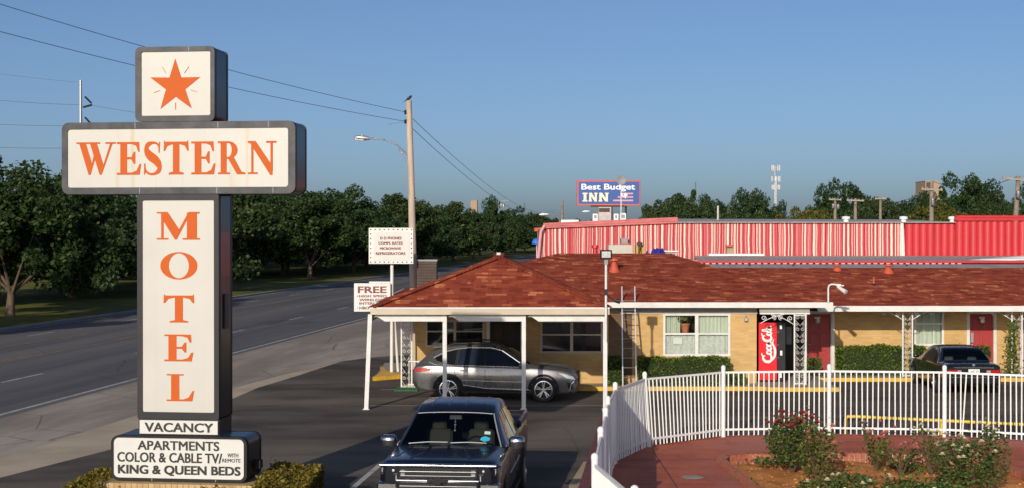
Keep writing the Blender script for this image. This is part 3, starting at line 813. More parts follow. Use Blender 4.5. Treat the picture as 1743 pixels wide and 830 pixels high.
wmo, zsp = window("window", wm, YA, 2, 0.52, M['white'], M['pane'], fw=0.07)
def curtain(a, b, z0, z1, y, parent, mat, n=26, amp=0.02, name="curtain"):
    mb = MB()
    pts = [(a+(b-a)*i/n, y + amp*math.sin(i*1.9) + amp*.5*math.sin(i*.7+a)) for i in range(n+1)]
    for p, q in zip(pts[:-1], pts[1:]):
        mb.quad((p[0], p[1], z0), (q[0], q[1], z0), (q[0], q[1], z1), (p[0], p[1], z1))
    return mb.build(name, mat, parent, smooth=80)
mx = (wm[0]+wm[1])/2
curtain(wm[0]+.06, wm[0]+.56, zsp, wm[3], YA+.16, wmo, M['curtain'])
curtain(mx+.08, wm[1]-.06, zsp, wm[3], YA+.16, wmo, M['curtain'])
curtain(wm[0]+.06, mx-.05, wm[2], zsp, YA+.13, wmo, M['blind'], 18, 0.012, "blind")
curtain(mx+.05, wm[1]-.06, wm[2], zsp, YA+.13, wmo, M['blind'], 18, 0.012, "blind")
MB().box(wm[0]+.33, wm[0]+.62, YA+.085, YA+.09, ZD(585, YA), ZD(574, YA)).build("paper_notice", M['fencewhite'], wmo)
wbo, zb_ = window("window", wb, YB, 1, 0.56, M['white'], M['pane'], fw=0.08)
curtain(wb[0]+.06, wb[1]-.06, wb[2], wb[3], YB+.16, wbo, M['curtain'], 20)
mb = MB()
for k in range(1, 3):
    c = wb[0]+(wb[1]-wb[0])*k/3
    mb.box(c-.012, c+.012, YB-.004, YB+.016, wb[2]+.08, wb[3]-.08)
mb.build("glazing_bar", M['white'], wbo)
# flower pot standing inside the window
pot = thing("potted_plant", "leafy houseplant in terracotta pot inside the white double window", "plant", (wm[0]+.72, YA+.12, zsp+.03))
MB().lathe([(.10, 0), (.15, .26), (.16, .27), (.16, .30)], (0, 0, 0)).build("pot", M['terracotta'], pot, smooth=40, local=True)
rng = np.random.default_rng(5)
leaf_obj("foliage", rng.normal(0, 1, (70, 3))*np.array([.10, .05, .10]) + np.array([0, 0, .48]), 0.06, M['roseleafb'], pot, 5)

def door(r, y, name="door", knob=-1, mat=None):
    x0, x1, z0, z1 = r; mat = mat or M['doorred']
    d = MB().box(x0, x1, y+.05, y+.09, z0, z1).build(name, mat, motel)
    mb = MB(); wx = (x1-x0)
    for cx in (0.28, 0.72):
        for a, b in ((.08, .36), (.42, .68), (.74, .94)):
            X0, X1 = x0+wx*(cx-.16), x0+wx*(cx+.16); Z0, Z1 = z0+(z1-z0)*a, z0+(z1-z0)*b
            mb.bbox(X0, X1, y+.035, y+.051, Z0, Z1, .012)
    mb.build("raised_panel", mat, d)
    mb = MB()
    mb.box(x0-.11, x0-.005, y-.03, y+.10, .14, z1+.10).box(x1+.005, x1+.11, y-.03, y+.10, .14, z1+.10).box(x0-.004, x1+.004, y-.028, y+.10, z1+.005, z1+.10)
    mb.build("door_frame", M['white'], motel)
    kx = x0+.09 if knob < 0 else x1-.09
    MB().ball((kx, y+.01, z0+.95), .035, 6).build("handle", M['steel'], d, smooth=60)
    return d
door(d1, YB); door(d2, YB); door(d3, YB)
door(dr, YA, mat=M['dkbrown'])
MB().box(XD(1416, YB)-.05, XD(1416, YB)+.07, YB-.14, YB-.02, .14, 2.4).build("trim_post", M['white'], motel)
MB().box(XD(1338, YB), XD(1347, YB), YB-.05, YB-.005, ZD(585, YB), ZD(555, YB)).build("notice_frame", M['grey'], motel)

# roof A (main block), wing roof, carport roof joins separately
EA, EAZ, RAY_, RAZ = 46.8, 2.76, 53.0, ZD(430.5, 53.0)
XL, XR, RL, RRx = -4.35, 10.2, 1.66, XD(1139, 53)
def P3(x, y, z): return (x, y, z)
MB().quad((XL, EA, EAZ), (XR, EA, EAZ), (RRx, RAY_, RAZ), (RL, RAY_, RAZ)).quad((XR, 59.2, EAZ), (XL, 59.2, EAZ), (RL, RAY_, RAZ), (RRx, RAY_, RAZ)).build("main_roof", M['shingle'], motel)
MB().quad((XL, 59.2, EAZ), (XL, EA, EAZ), (RL, RAY_, RAZ)).quad((XR, EA, EAZ), (XR, 59.2, EAZ), (RRx, RAY_, RAZ)).build("hip_roof", M['shingleside'], motel)
EB, EBZ, RBY, RBZ = 49.2, 2.53, 54.0, ZD(455, 54.0)
MB().quad((XR+.03, EB, EBZ), (27.5, EB, EBZ), (27.5, RBY, RBZ), (6.9, RBY, RBZ)).quad((27.5, 58.8, EBZ), (6.9, 58.8, EBZ), (6.9, RBY, RBZ), (27.5, RBY, RBZ)).build("wing_roof", M['shingle'], motel)
mb = MB()
mb.box(3.0, XR-.02, EA-.03, EA+.02, 2.60, EAZ+.012).box(XR-.02, XR+.03, EA-.03, EB+.3, 2.60, EAZ+.012)
mb.box(XL-.03, XL+.02, EA-.03, 59, 2.60, EAZ+.01).box(XL+.02, -4.0, EA-.03, EA+.02, 2.60, EAZ+.01)
mb.build("white_fascia", M['white'], motel)
MB().box(XR+.035, 27.5, EB-.03, EB+.02, 2.355, EBZ+.012).build("wing_fascia", M['white'], motel)
MB().quad((XL, EA, 2.61), (XR, EA, 2.61), (XR, YB+.1, 2.615), (XL, YB+.1, 2.615)).quad((XR, EB, 2.40), (27.5, EB, 2.40), (27.5, YB+.05, 2.42), (XR, YB+.05, 2.42)).build("soffit", M['frieze'], motel)
MB().box(XD(1036, YA), XA1+.01, YA-.03, YA-.004, 2.435, 2.60).box(XA1+.02, XD(1378, 47.0), 46.96, 47.0, 2.43, 2.60).build("frieze_board", M['frieze'], motel)
MB().box(XD(1056, YA), XA1+.02, YA-.05, YA-.004, 2.385, 2.433).box(XA1+.03, XD(1378, 47.0), 46.93, 47.02, 2.385, 2.428).build("white_trim_board", M['white'], motel)

# carport: hipped canopy on white posts
carport = thing("carport", "carport with hipped shingle canopy on white posts in front of the office", "carport", (-0.6, 44, 0))
CY, CZ, CXL, CXR = 41.1, ZD(523, 41.1), XD(632.5, 41.1), XD(1035.5, 41.1)
APX, APY, APZ = XD(848, 44.55), 44.55, ZD(437.5, 44.55)
MB().quad((CXL, CY, CZ), (CXR, CY, CZ), (APX, APY, APZ)).build("canopy_front", M['shingle'], carport)
MB().quad((CXR, CY, CZ), (CXR, 47.6, CZ), (APX, 53.2, APZ), (APX, APY, APZ)).quad((CXL, 47.6, CZ), (CXL, CY, CZ), (APX, APY, APZ), (APX, 53.2, APZ)).build("canopy_side", M['shingleside'], carport)
mb = MB()
for a, b in (((CXR, CY, CZ), (APX, APY, APZ)), ((CXL, CY, CZ), (APX, APY, APZ)), ((APX, APY, APZ), (APX, 53, APZ))):
    a, b = Vector(a), Vector(b); n = int((b-a).length/0.16)
    for i in range(n):
        p = a.lerp(b, (i+.5)/n); t = (b-a).normalized()
        mb.bar(p - t*.085 + Vector((0,0,.012)), p + t*.085 + Vector((0,0,.034)), .30, .018)
mb.build("hip_shingle_cap", M['shingle'], carport)
mb = MB()
mb.box(CXL, CXR, CY-.03, CY+.01, CZ-.19, CZ+.004).box(CXR, CXR+.03, CY-.03, 46.9, CZ-.19, CZ+.004).box(CXL-.03, CXL, CY-.03, 47.0, CZ-.19, CZ+.004)
mb.build("beige_fascia", M['beige'], carport)
MB().box(CXL-.035, CXR+.035, CY-.045, CY-.031, CZ-.03, CZ+.015).build("drip_edge", M['white'], carport)
MB().quad((CXL, CY, CZ-.15), (CXR, CY, CZ-.15), (CXR, YA-.06, CZ-.148), (CXL, YA-.06, CZ-.148)).build("canopy_soffit", M['frieze'], carport)
YP = 41.3
PXs = [XD(630, YP), XD(757, YP), XD(891.5, YP), XD(1030, YP)]
BZ0, BZ1 = ZD(546, YP), CZ-.192
mb = MB()
for a, b in zip(PXs[:-1], PXs[1:]):
    a2, b2 = a+.055, b-.055
    k = .30
    mb.prism([(a2+.06, BZ1), (b2, BZ1), (b2, BZ0), (a2+.06+k, BZ0)], lambda u, v, h: (u, YP-.04+h, v), 0, .10)
    mb.box(a2+.06, b2, YP-.048, YP-.042, BZ1-.07, BZ1-.05)
mb.build("front_beam", M['white'], carport)
mb = MB()
for x in (PXs[0], PXs[3]):
    mb.box(x-.05, x+.05, YP+.07, YA-.1, BZ0, BZ1)
mb.build("side_beam", M['white'], carport)
for i, x in enumerate(PXs):
    dx = -.11 if i == 0 else 0
    MB().bar((x+dx, YP, 0.0), (x, YP, BZ1), .115, .115, up=(0, 1, 0)).box(x+dx-.09, x+dx+.09, YP-.09, YP+.09, 0.008, .03).build("post", M['white'], carport)

# wrought iron scroll posts
def scroll(cx, cz, r, turn, n=26, a0=0.0, sgn=1):
    out = []
    for i in range(n+1):
        a = a0 + sgn*turn*2*math.pi*i/n; rr = r*(1-.78*i/n)
        out.append((cx+rr*math.cos(a), cz+rr*math.sin(a)))
    return out
def scroll_post(x, y, z0, z1, label, wdt=0.34, brackets=True, side=0):
    t = thing("iron_scroll_post", label, "porch post", (x, y, z0), 0, "white wrought iron porch posts")
    h = z1 - z0
    for s_ in (-1, 1):
        MB().box(s_*wdt/2-.022, s_*wdt/2+.022, -.022, .022, 0, h).build("upright", M['white'], t, local=True)
    mb = MB(); nseg = int(round(h/0.40)); sh = h/nseg
    def tb(pts, r=.0065): mb.tube([(p[0], 0, p[1]) for p in pts], r, 5)
    for k in range(nseg):
        z = k*sh
        w2 = wdt/2-.03
        tb([(-w2, z+sh*.5), (0, z+sh*.02), (w2, z+sh*.5)])
        for s_ in (-1, 1):
            tb(scroll(s_*w2*.48, z+sh*.74, w2*.46, 1.35, a0=R(90 if s_ > 0 else 90), sgn=-s_))
            tb(scroll(s_*w2*.60, z+sh*.16, w2*.36, 1.2, a0=R(-90), sgn=s_))
    mb.box(-wdt/2+.022, wdt/2-.022, -.012, .012, .02, .05).box(-wdt/2+.022, wdt/2-.022, -.012, .012, h-.05, h-.02)
    mb.build("scrollwork", M['white'], t, local=True, smooth=60)
    if brackets:
        for s_ in ((-1, 1) if side == 0 else (side,)):
            mb = MB(); bl = 0.72
            c = [(s_*(wdt/2+.03+bl*u), h-.30*(1-u)**1.6*1.0-.02) for u in [i/10 for i in range(11)]]
            mb.tube([(p[0], 0, p[1]) for p in c], .013, 5)
            mb.tube([(p[0], 0, p[1]) for p in scroll(s_*(wdt/2+.14), h-.14, .09, 1.4, a0=R(-90), sgn=s_)], .012, 5)
            mb.tube([(p[0], 0, p[1]) for p in scroll(s_*(wdt/2+bl-.06), h-.10, .08, 1.4, a0=R(-90), sgn=-s_)], .012, 5)
            mb.build("scroll_bracket", M['white'], t, local=True, smooth=60)
    return t
scroll_post(XD(1362, 46.95), 46.95, .13, 2.385, "white iron scroll post right of the red vending machine", .36, True, -1)
scroll_post(XD(1545, 49.6), 49.6, .13, 2.39, "white iron scroll post between the wing hedge and the dark sedan", .32)
scroll_post(XD(1731, 49.6), 49.6, .13, 2.39, "white iron scroll post with a vine climbing it", .34)
scroll_post(XD(692, 47.0), 47.0, .02, 2.60, "white iron scroll post at the office corner behind the carport", .33, False)
br_ = thing("porch_bracket", "white iron scroll bracket on the wall above the vending machine", "bracket", (XA1+.05, 46.95, 2.38))
mb = MB()
mb.tube([(XA1+.05+.75*u, 46.95, 2.375-.28*(1-u)**1.6) for u in [i/10 for i in range(11)]], .013, 5)
mb.tube([(p[0], 46.95, p[1]) for p in scroll(XA1+.15, 2.26, .09, 1.4, a0=R(-90), sgn=1)], .012, 5)
mb.tube([(p[0], 46.95, p[1]) for p in scroll(XA1+.70, 2.28, .08, 1.4, a0=R(-90), sgn=-1)], .012, 5)
mb.build("scroll", M['white'], br_, smooth=60)
# small railing by the office corner
rl = thing("porch_railing", "short white iron railing beside the office corner post", "railing", (-3.1, 46.9, .02))
mb = MB(); mb.box(-3.32, -2.5, 46.88, 46.92, .86, .90).box(-3.32, -2.5, 46.88, 46.92, .12, .16)
for i in range(9): mb.box(-3.3+i*.095, -3.28+i*.095, 46.89, 46.91, .02, .86)
mb.build("rail_panel", M['white'], rl)

# kerbs and walks
slab("pavement", [(1.0, 46.45), (XA1+.1, 46.45), (XA1+.1, 46.2), (10.25, 46.2), (10.25, 49.35), (27, 49.35), (27, YB+.5), (XA1, YB+.5), (XA1, YA+.02), (-3.4, YA+.02), (-3.4, 46.9), (1.0, 46.9)], 0.0, .13, M['concrete'])
slab("yellow_kerb", [(1.4, 46.25), (XA1+.1, 46.25), (XA1+.1, 46.445), (1.4, 46.445)], 0.0, .135, M['yellow'])
slab("yellow_step_edge", [(XA1+.12, 46.0), (10.25, 46.0), (10.25, 46.195), (XA1+.12, 46.195)], 0.0, .137, M['yellow'])
slab("yellow_wing_kerb", [(10.3, 49.15), (27, 49.15), (27, 49.345), (10.3, 49.345)], 0.0, .135, M['yellow'])
slab("kerb_island", [PZ(640, 645), PZ(684, 642), PZ(684, 622), PZ(655, 622), PZ(648, 632)], 0.0, .12, M['concrete'])
slab("yellow_island_kerb", [PZ(634, 648), PZ(684, 644), PZ(684, 641.5), PZ(660, 637.5), PZ(652, 630), PZ(647, 629.5), PZ(649, 638)], 0.0, .14, M['yellow'])
o = MB().bbox(XD(672, 46.4), XD(712, 46.4), 46.1, 47.2, .009, .05, .01).build("turf_mat", M['green_mat']); tag(o, "green artificial turf mat at the foot of the office corner post", "mat")

# ground hedges of the motel
hedge("hedge", "green hedge behind the ladder, left of the white double window", "hedge", XD(1030, 46.9), XD(1060, 46.9), 46.65, 47.3, .13, ZD(607, 46.8), M['hedgeleaf'], .036, 850, 21)
hedge("hedge", "long green hedge under the white double window", "hedge", XD(1087, 46.9), XD(1241, 46.9), 46.6, 47.3, .13, ZD(609, 46.8), M['hedgeleaf'], .036, 850, 22)
hedge("shrub", "small green shrub at the right end of the window hedge", "shrub", XD(1246, 46.9), XD(1268, 46.9), 46.7, 47.2, .13, ZD(636, 46.8), M['hedgeleaf'], .036, 850, 23)
hedge("hedge", "dense green hedge against the wing wall left of the dark sedan", "hedge", XD(1427, 50.4), XD(1535, 50.4), 50.0, 50.9, .13, ZD(590, 50.2), M['hedgeleaf'], .036, 850, 24)
hedge("hedge", "green hedge between the dark sedan and the red wing door", "hedge", XD(1625, 50.4), XD(1681, 50.4), 50.0, 50.8, .13, ZD(590, 50.2), M['hedgeleaf'], .036, 850, 25)
hedge("shrub", "leafy shrub beside the scroll post behind the sedan's left side", "shrub", XD(1548, 50.4), XD(1572, 50.4), 50.0, 50.5, .13, ZD(588, 50.2), M['hedgeleaf'], .05, 400, 26)
hedge("shrub", "low flowering shrub in front of the shaded alcove door", "shrub", XD(1376, 49.9), XD(1398, 49.9), 49.7, 50.3, .13, ZD(610, 49.9), M['roseleafb'], .05, 300, 27)
vin = thing("climbing_vine", "green vine climbing the far right scroll post", "vine", (XD(1727, 49.55), 49.55, .13))
rng = np.random.default_rng(8); n = 700; z = rng.uniform(0, 1.9, n)
leaf_obj("foliage", np.stack([rng.normal(0, .09+.10*np.exp(-z*1.5), n)-.05, rng.normal(0, .07, n), z], 1), .05, M['hedgeleaf'], vin, 8)
mb = MB().tube([(0,0,0),(-.05,-.02,.6),(.03,0,1.2),(-.04,0,1.8)], .018, 6); mb.build("stem", M['stem'], vin, local=True)

# ladder leaning on the eave
lad = thing("ladder", "aluminium extension ladder leaning against the eave left of the window", "ladder", (XD(1071, 46.0), 45.9, 0))
y0l, y1l, z1l = 45.95, 47.15, ZD(487, 47.1)
xa, xb = XD(1060, 46), XD(1083, 46)
for x, xt in ((xa, XD(1059, 47)), (xb, XD(1081, 47))):
    MB().bar((x, y0l, 0.01), (xt, y1l, z1l), .035, .07, up=(0, 1, 0)).build("side_rail", M['alu'], lad)
n = 11
for i in range(n):
    mb = MB(); f = (i+.5)/n; p = Vector((xa, y0l, 0)).lerp(Vector((XD(1059,47), y1l, z1l)), f); q = Vector((xb, y0l, 0)).lerp(Vector((XD(1081,47), y1l, z1l)), f)
    mb.tube([p, q], .016, 6).build("rung", M['alu'], lad)

# vending machine
vx0, vx1, vy = XD(1291, 47.85), XD(1338, 47.85), 47.85
VZ0, VZ1 = .14, ZD(547, vy)
vm = thing("vending_machine", "red drink vending machine with white script running up its front", "vending machine", ((vx0+vx1)/2, vy+.4, .13))
MB().bbox(vx0, vx1, vy+.05, vy+.85, VZ0, VZ1, .02).build("cabinet", M['plastic'], vm)
xs = vx0 + (vx1-vx0)*.68
pan = MB().bbox(vx0+.01, xs, vy, vy+.048, VZ0+.05, VZ1-.02, .012).build("red_panel", M['cokered'], vm)
con = MB().bbox(xs+.01, vx1-.01, vy+.01, vy+.047, VZ0+.05, VZ1-.02, .012).build("control_panel", M['darkmetal'], vm)
MB().box(xs+.09, xs+.16, vy+.002, vy+.011, ZD(559, vy), ZD(553, vy)).box(xs+.10, xs+.17, vy+.002, vy+.011, ZD(604, vy), ZD(596, vy)).box(xs+.09, xs+.15, vy+.002, vy+.011, ZD(642, vy), ZD(634, vy)).build("coin_slot", M['cokewhite'], con)
mb = MB()
for k in range(4):
    z = VZ0 + .35 + k*.42; mb.box(xs+.012, xs+.05, vy+.002, vy+.011, z, z+.02)
mb.build("button", M['grey'], con)
# script lettering, in text coordinates (0..1 along, 0..1 up), turned to read upwards
SCR = [
 [(.215,.74,.016),(.20,.86,.034),(.14,.88,.046),(.07,.72,.055),(.06,.44,.055),(.12,.27,.05),(.21,.30,.04),(.28,.42,.02)],
 [(.20,.86,.03),(.235,.97,.026),(.29,.99,.018)],
 [(.33,.60,.03),(.285,.60,.036),(.265,.44,.038),(.29,.30,.034),(.335,.32,.034),(.35,.48,.034),(.33,.60,.03)],
 [(.44,.56,.022),(.415,.62,.036),(.375,.50,.038),(.385,.33,.036),(.425,.30,.028),(.47,.42,.018)],
 [(.54,.58,.03),(.495,.61,.038),(.47,.45,.038),(.495,.31,.034),(.535,.42,.03),(.548,.60,.034),(.535,.38,.034),(.56,.30,.026),(.59,.36,.02)],
 [(.585,.50,.026),(.625,.52,.026)],
 [(.745,.74,.016),(.735,.88,.032),(.68,.90,.044),(.62,.74,.052),(.61,.48,.052),(.66,.30,.046),(.73,.32,.036),(.78,.44,.02)],
 [(.735,.88,.03),(.77,.98,.024),(.815,1.0,.016)],
 [(.82,.60,.028),(.78,.60,.034),(.762,.44,.036),(.785,.30,.032),(.825,.32,.032),(.838,.48,.032),(.82,.60,.028)],
 [(.865,.40,.022),(.905,.70,.024),(.90,.94,.024),(.872,.90,.028),(.868,.55,.034),(.885,.32,.034),(.91,.34,.02)],
 [(.965,.58,.026),(.93,.61,.034),(.91,.45,.034),(.93,.31,.030),(.96,.42,.026),(.972,.60,.030),(.965,.38,.03),(.985,.30,.022),(1.0,.36,.018)],
 [(.10,.24,.03),(.20,.06,.045),(.34,.02,.05),(.46,.10,.04),(.54,.20,.028),(.60,.17,.018),(.66,.10,.008)],
]
pw = xs - vx0 - .01; zt0, zt1 = ZD(618.5, vy), ZD(554, vy)
def CF(u, v, h):
    return (vx0 + .01 + pw*(.90 - .74*v), vy - h, zt0 + (zt1-zt0)*u)
mb = MB(); asp = (pw*.74)/(zt1-zt0)
for k, path in enumerate(SCR):
    q = [(x, y*asp, w_*.62) for x, y, w_ in path]
    poly = [(x, y/asp) for x, y in ribbon(q)]
    mb.prism(poly, CF, .001, .004+.0008*k)
mb.build("script_lettering", M['cokewhite'], pan)

# floodlight at the carport corner
fl = thing("floodlight", "black LED floodlight on white pole at the carport's right corner", "floodlight", (XD(1031.5, 41.0), 41.0, ZD(577, 41.0)))
fx = XD(1031.5, 41.0)
MB().tube([(fx, 41.0, ZD(577, 41)), (fx, 41.0, ZD(441, 41))], .035, 10).build("pole", M['white'], fl, smooth=50)
hd = MB().bbox(XD(1021.5,41), XD(1041.5,41), 40.92, 41.02, ZD(440.5,41), ZD(424.5,41), .02).build("lamp_head", M['plastic'], fl)
MB().box(XD(1024,41), XD(1039,41), 40.912, 40.92, ZD(437.5,41), ZD(427,41)).build("lens", M['lens'], hd)
MB().box(fx-.05, fx+.05, 40.95, 41.05, ZD(449,41), ZD(441.5,41)).build("bracket", M['grey'], fl)
MB().box(fx-.04, fx+.05, 40.93, 41.07, ZD(501,41), ZD(491,41)).build("junction_box", M['darkmetal'], fl)
# spot lamp on that pole
sl = thing("spot_lamp", "small dark spot lamp clamped near the carport's right corner", "lamp", (XD(1036, 40.95), 40.95, ZD(509, 40.95)))
MB().tube([(fx+.03, 40.95, ZD(502,41)), (fx+.2, 40.9, ZD(509,41))], .02, 6).lathe([(.03, -.02), (.075, .12), (.08, .16)], (fx+.22, 40.85, ZD(511,41)), 'x', 10).build("shade", M['darkmetal'], sl)
# gooseneck light at the end of the main eave
gl = thing("gooseneck_light", "white gooseneck floodlight on the eave above the alcove", "light", (XD(1410, 46.75), 46.75, 2.77))
gx = XD(1410, 46.75)
arm = [(gx, 46.75, 2.77), (gx, 46.75, ZD(490,46.75)), (gx+.02, 46.74, ZD(485,46.75)), (gx+.10, 46.73, ZD(482.8,46.75)), (XD(1431,46.75), 46.70, ZD(484,46.75))]
MB().tube(arm, .03, 8).build("arm", M['white'], gl, smooth=60)
MB().tube([(XD(1426,46.7), 46.68, ZD(487,46.7)), (XD(1437,46.7), 46.45, ZD(496,46.7))], [.05, .075], 10).box(XD(1423,46.7), XD(1436,46.7), 46.64, 46.74, ZD(486,46.7), ZD(484,46.7)).build("lamp_head", M['white'], gl, smooth=50)
# wall lamps, pay phone, meter box
def small(name, label, cat, mat, *boxes, group=None):
    mb = MB()
    for b in boxes: mb.bbox(*b, min(.008, abs(b[1]-b[0])/4, abs(b[5]-b[4])/4))
    return tag(mb.build(name, mat), label, cat, group)
def wall_lamp(px, py, y, label):
    x, z = XD(px, y), ZD(py, y)
    t = thing("wall_lamp", label, "lamp", (x, y, z), 0, "white wall lamps over the doors")
    MB().bbox(-.10, .10, -.05, -.002, -.01, .06, .01).build("base", M['white'], t, local=True)
    MB().lathe([(.05, 0), (.085, -.07), (.07, -.14), (.03, -.16)], (0, -.11, -.0)).build("lamp_glass", M['lamp_glass'], t, local=True, smooth=50)
wall_lamp(1391, 541, YB-.03, "white wall lamp over the shaded alcove door")
wall_lamp(1671, 541, YB-.03, "white wall lamp over the sunlit red wing door")
small("door_bell_box", "grey metal box on the frame left of the sunlit red wing door", "box", M['grey'], (XD(1652,YB), XD(1657,YB), YB-.05, YB-.031, ZD(582,YB), ZD(565,YB)))
small("payphone", "grey payphone on the dark alcove wall beside the red door", "phone", M['grey'], (XD(1374,YB)-.26, XD(1374,YB)-.13, YB-.16, YB-.005, ZD(582,YB), ZD(563,YB)), (XD(1374,YB)-.24, XD(1374,YB)-.15, YB-.19, YB-.161, ZD(574,YB), ZD(566,YB)))
small("hanging_lantern", "small grey lantern hung under the eave right of the double window", "lantern", M['steel'], (XD(1266,YA), XD(1271.5,YA), YA-.16, YA-.06, ZD(545,YA), ZD(539,YA)), (XD(1268.3,YA), XD(1269.2,YA), YA-.12, YA-.10, ZD(538.8,YA), ZD(533.5,YA)))
# roof furniture
def roofz(y, wing=False):
    return (EBZ + (RBZ-EBZ)*(y-EB)/(RBY-EB)) if wing else (EAZ + (RAZ-EAZ)*(y-EA)/(RAY_-EA))
def vent(px, pyb, y, label, h, r, wing=False):
    x = XD(px, y); z = roofz(y, wing)
    t = thing("roof_vent", label, "roof vent", (x, y, z), 0, "orange painted roof vents")
    MB().lathe([(r*1.5, -.06), (r*1.1, .06), (r*.6, h*.6)], (0, 0, 0)).build("flashing_cone", M['orangevent'], t, local=True, smooth=40)
    MB().lathe([(r*.55, h*.55), (r*.55, h*.72), (r*1.15, h*.76), (r*1.15, h*.95), (r*.7, h)], (0, 0, 0)).build("cap", M['orangevent'], t, local=True, smooth=40)
vent(1045.5, 449, 50.6, "orange capped roof vent beside the floodlight head", .46, .15)
vent(1512, 459, 53.4, "larger orange roof vent on the wing ridge", .30, .15, True)
vent(1425, 456, 53.7, "smaller orange roof vent on the wing ridge", .20, .12, True)
pp = thing("vent_pipe", "thin orange plumbing pipe on the wing roof", "pipe", (XD(1487.5, 51.8), 51.8, roofz(51.8, True)))
MB().tube([(0,0,-.05),(0,0,.26)], .03, 8).build("pipe", M['orangevent'], pp, local=True); MB().lathe([(.12,-.03),(.06,.04)], (0,0,0)).build("boot", M['darkmetal'], pp, local=True)
wp = thing("vent_pipe", "white plastic stub pipe behind the carport peak", "pipe", (XD(849, 47.5), 47.5, APZ))
MB().tube([(0,0,-.05),(0,0,.12)], .075, 10).build("pipe", M['white'], wp, local=True)
ch = thing("chimney", "square brown slatted chimney left of the carport canopy", "chimney", (XD(728, 52), 52, 2.7))
cx0, cx1 = XD(709.5, 51.6), XD(743, 51.6)
mb = MB()
zz0, zz1 = 2.7, ZD(444, 51.6); n = 13
for i in range(n):
    a = zz0+(zz1-zz0)*i/n; b = zz0+(zz1-zz0)*(i+.86)/n
    mb.box(cx0, cx1, 51.6, 52.4, a, b)
mb.build("slatted_stack", M['mud'], ch)
MB().box(cx0+.03, cx1-.03, 51.63, 52.37, 2.6, zz1-.02).build("core", M['darkmetal'], ch)
MB().box(cx0-.02, cx1+.02, 51.58, 52.42, zz1+.002, zz1+.06).build("cap", M['grey'], ch)

# marquee and price boards on the kerb island
YS = 51.2
pb = thing("pole_sign", "white letter board edged with bulbs above a FREE sign, on a white pole", "sign", (XD(667, YS), YS, .12))
px_ = XD(667, YS)
MB().tube([(px_-.02, YS+.12, .1), (px_, YS+.12, ZD(388, YS))], .06, 10).build("pole", M['white'], pb, smooth=50)
MB().tube([(XD(676,YS), YS+.4, .1), (px_+.02, YS+.18, ZD(500, YS))], .05, 8).build("brace_pole", M['white'], pb, smooth=50)
x0, x1, z0, z1 = XD(628,YS), XD(704,YS), ZD(448,YS), ZD(388,YS)
bd = MB().bbox(x0, x1, YS-.10, YS+.05, z0, z1, .015).build("bulb_board", M['white'], pb)
MB().box(XD(636,YS), XD(697,YS), YS-.112, YS-.101, ZD(442,YS), ZD(395,YS)).build("letter_panel", M['signpanel2'], bd)
mb = MB()
for i in range(10):
    for zz in (ZD(391,YS), ZD(445,YS)): mb.ball((x0+.07+(x1-x0-.14)*i/9, YS-.105, zz), .024, 4)
for i in range(1, 7):
    for xx in (x0+.07, x1-.07): mb.ball((xx, YS-.105, ZD(391,YS)+(ZD(445,YS)-ZD(391,YS))*i/7), .024, 4)
mb.build("bulb", M['mud'], bd)
mb = MB()
TF = lambda u, v, h: (u, YS - h, v)
for s_, l, r, t, b in (("D D PHONES", 647.5, 684, 403, 408), ("COMM. RATES", 644.5, 686, 411.3, 416), ("MICROWAVE", 647, 683, 419.8, 424.3), ("REFRIGERATORS", 640, 690.5, 428, 433)):
    put_text(mb, s_, XD(l,YS), XD(r,YS), ZD(b,YS), ZD(t,YS), TF, .116, thick=.006)
mb.build("lettering", M['brownred'], bd)
x0, x1, z0, z1 = XD(603,YS), XD(665,YS), ZD(529,YS), ZD(481,YS)
fb = MB().bbox(x0, x1, YS-.10, YS+.04, z0, z1, .012).build("price_board", M['white'], pb)
MB().bbox(XD(627,YS), XD(668,YS), YS+.2, YS+.3, ZD(530,YS), ZD(478.5,YS), .012).build("rear_board", M['white'], pb)
mb = MB()
for s_, l, r, t, b, bo in (("FREE", 609.5, 658.5, 486, 498, .035), ("HIGH SPEED", 611.5, 659, 500.5, 505, .02), ("WIRELESS", 612, 652, 507, 511.5, .02), ("INTERNET", 612, 652, 513, 517.5, .02), ("HBO", 612, 629, 520.5, 525.5, .025)):
    put_text(mb, s_, XD(l,YS), XD(r,YS), ZD(b,YS), ZD(t,YS), TF, .104, thick=(.014 if t == 486 else .006))
for zz in (502.7, 523): mb.lathe([(.02, -.104), (.02, -.106)], (XD(608.8,YS), YS, ZD(zz,YS)), 'y', 8)
mb.build("lettering", M['brownred'], fb)

# ================================================================== NEIGHBOUR BUILDING WITH STRIPED SHEET WALL
DS = 68.0
shed = thing("striped_building", "long low metal building with peeling red and cream striped wall", "building", (14, DS, 0))
def corrugated(name, x0, x1, z0, z1a, z1b, y, mat, pitch=0.2, amp=0.03):
    mb = MB(); n = int((x1-x0)/pitch)*4
    P = []
    for i in range(n+1):
        x = x0+(x1-x0)*i/n; P.append((x, y + amp*(0, 1, 1, 0)[i % 4], z1a+(z1b-z1a)*i/n))
    for a, b in zip(P[:-1], P[1:]):
        mb.quad((a[0], a[1], z0), (b[0], b[1], z0), (b[0], b[1], b[2]), (a[0], a[1], a[2]))
    return mb.build(name, mat, shed)
xl, xm, xr1, xr2, xe = XD(925, DS), XD(1153, DS), XD(1537, DS), XD(1625, DS), 27.0
corrugated("striped_wall", xl, xm, 2.5, ZD(389, DS), ZD(380, DS), DS, M['stripes'])
corrugated("striped_wall", xm, xr1, 2.5, ZD(378.5, DS), ZD(378.5, DS), DS+.03, M['stripes'])
corrugated("red_wall", xr1+.1, xr2, 2.5, ZD(379, DS), ZD(379, DS), DS+.05, M['redsheet'], .32)
corrugated("red_wall", xr2, xe, 2.5, ZD(376, DS), ZD(379, DS), DS-.05, M['redsheet'], .32)
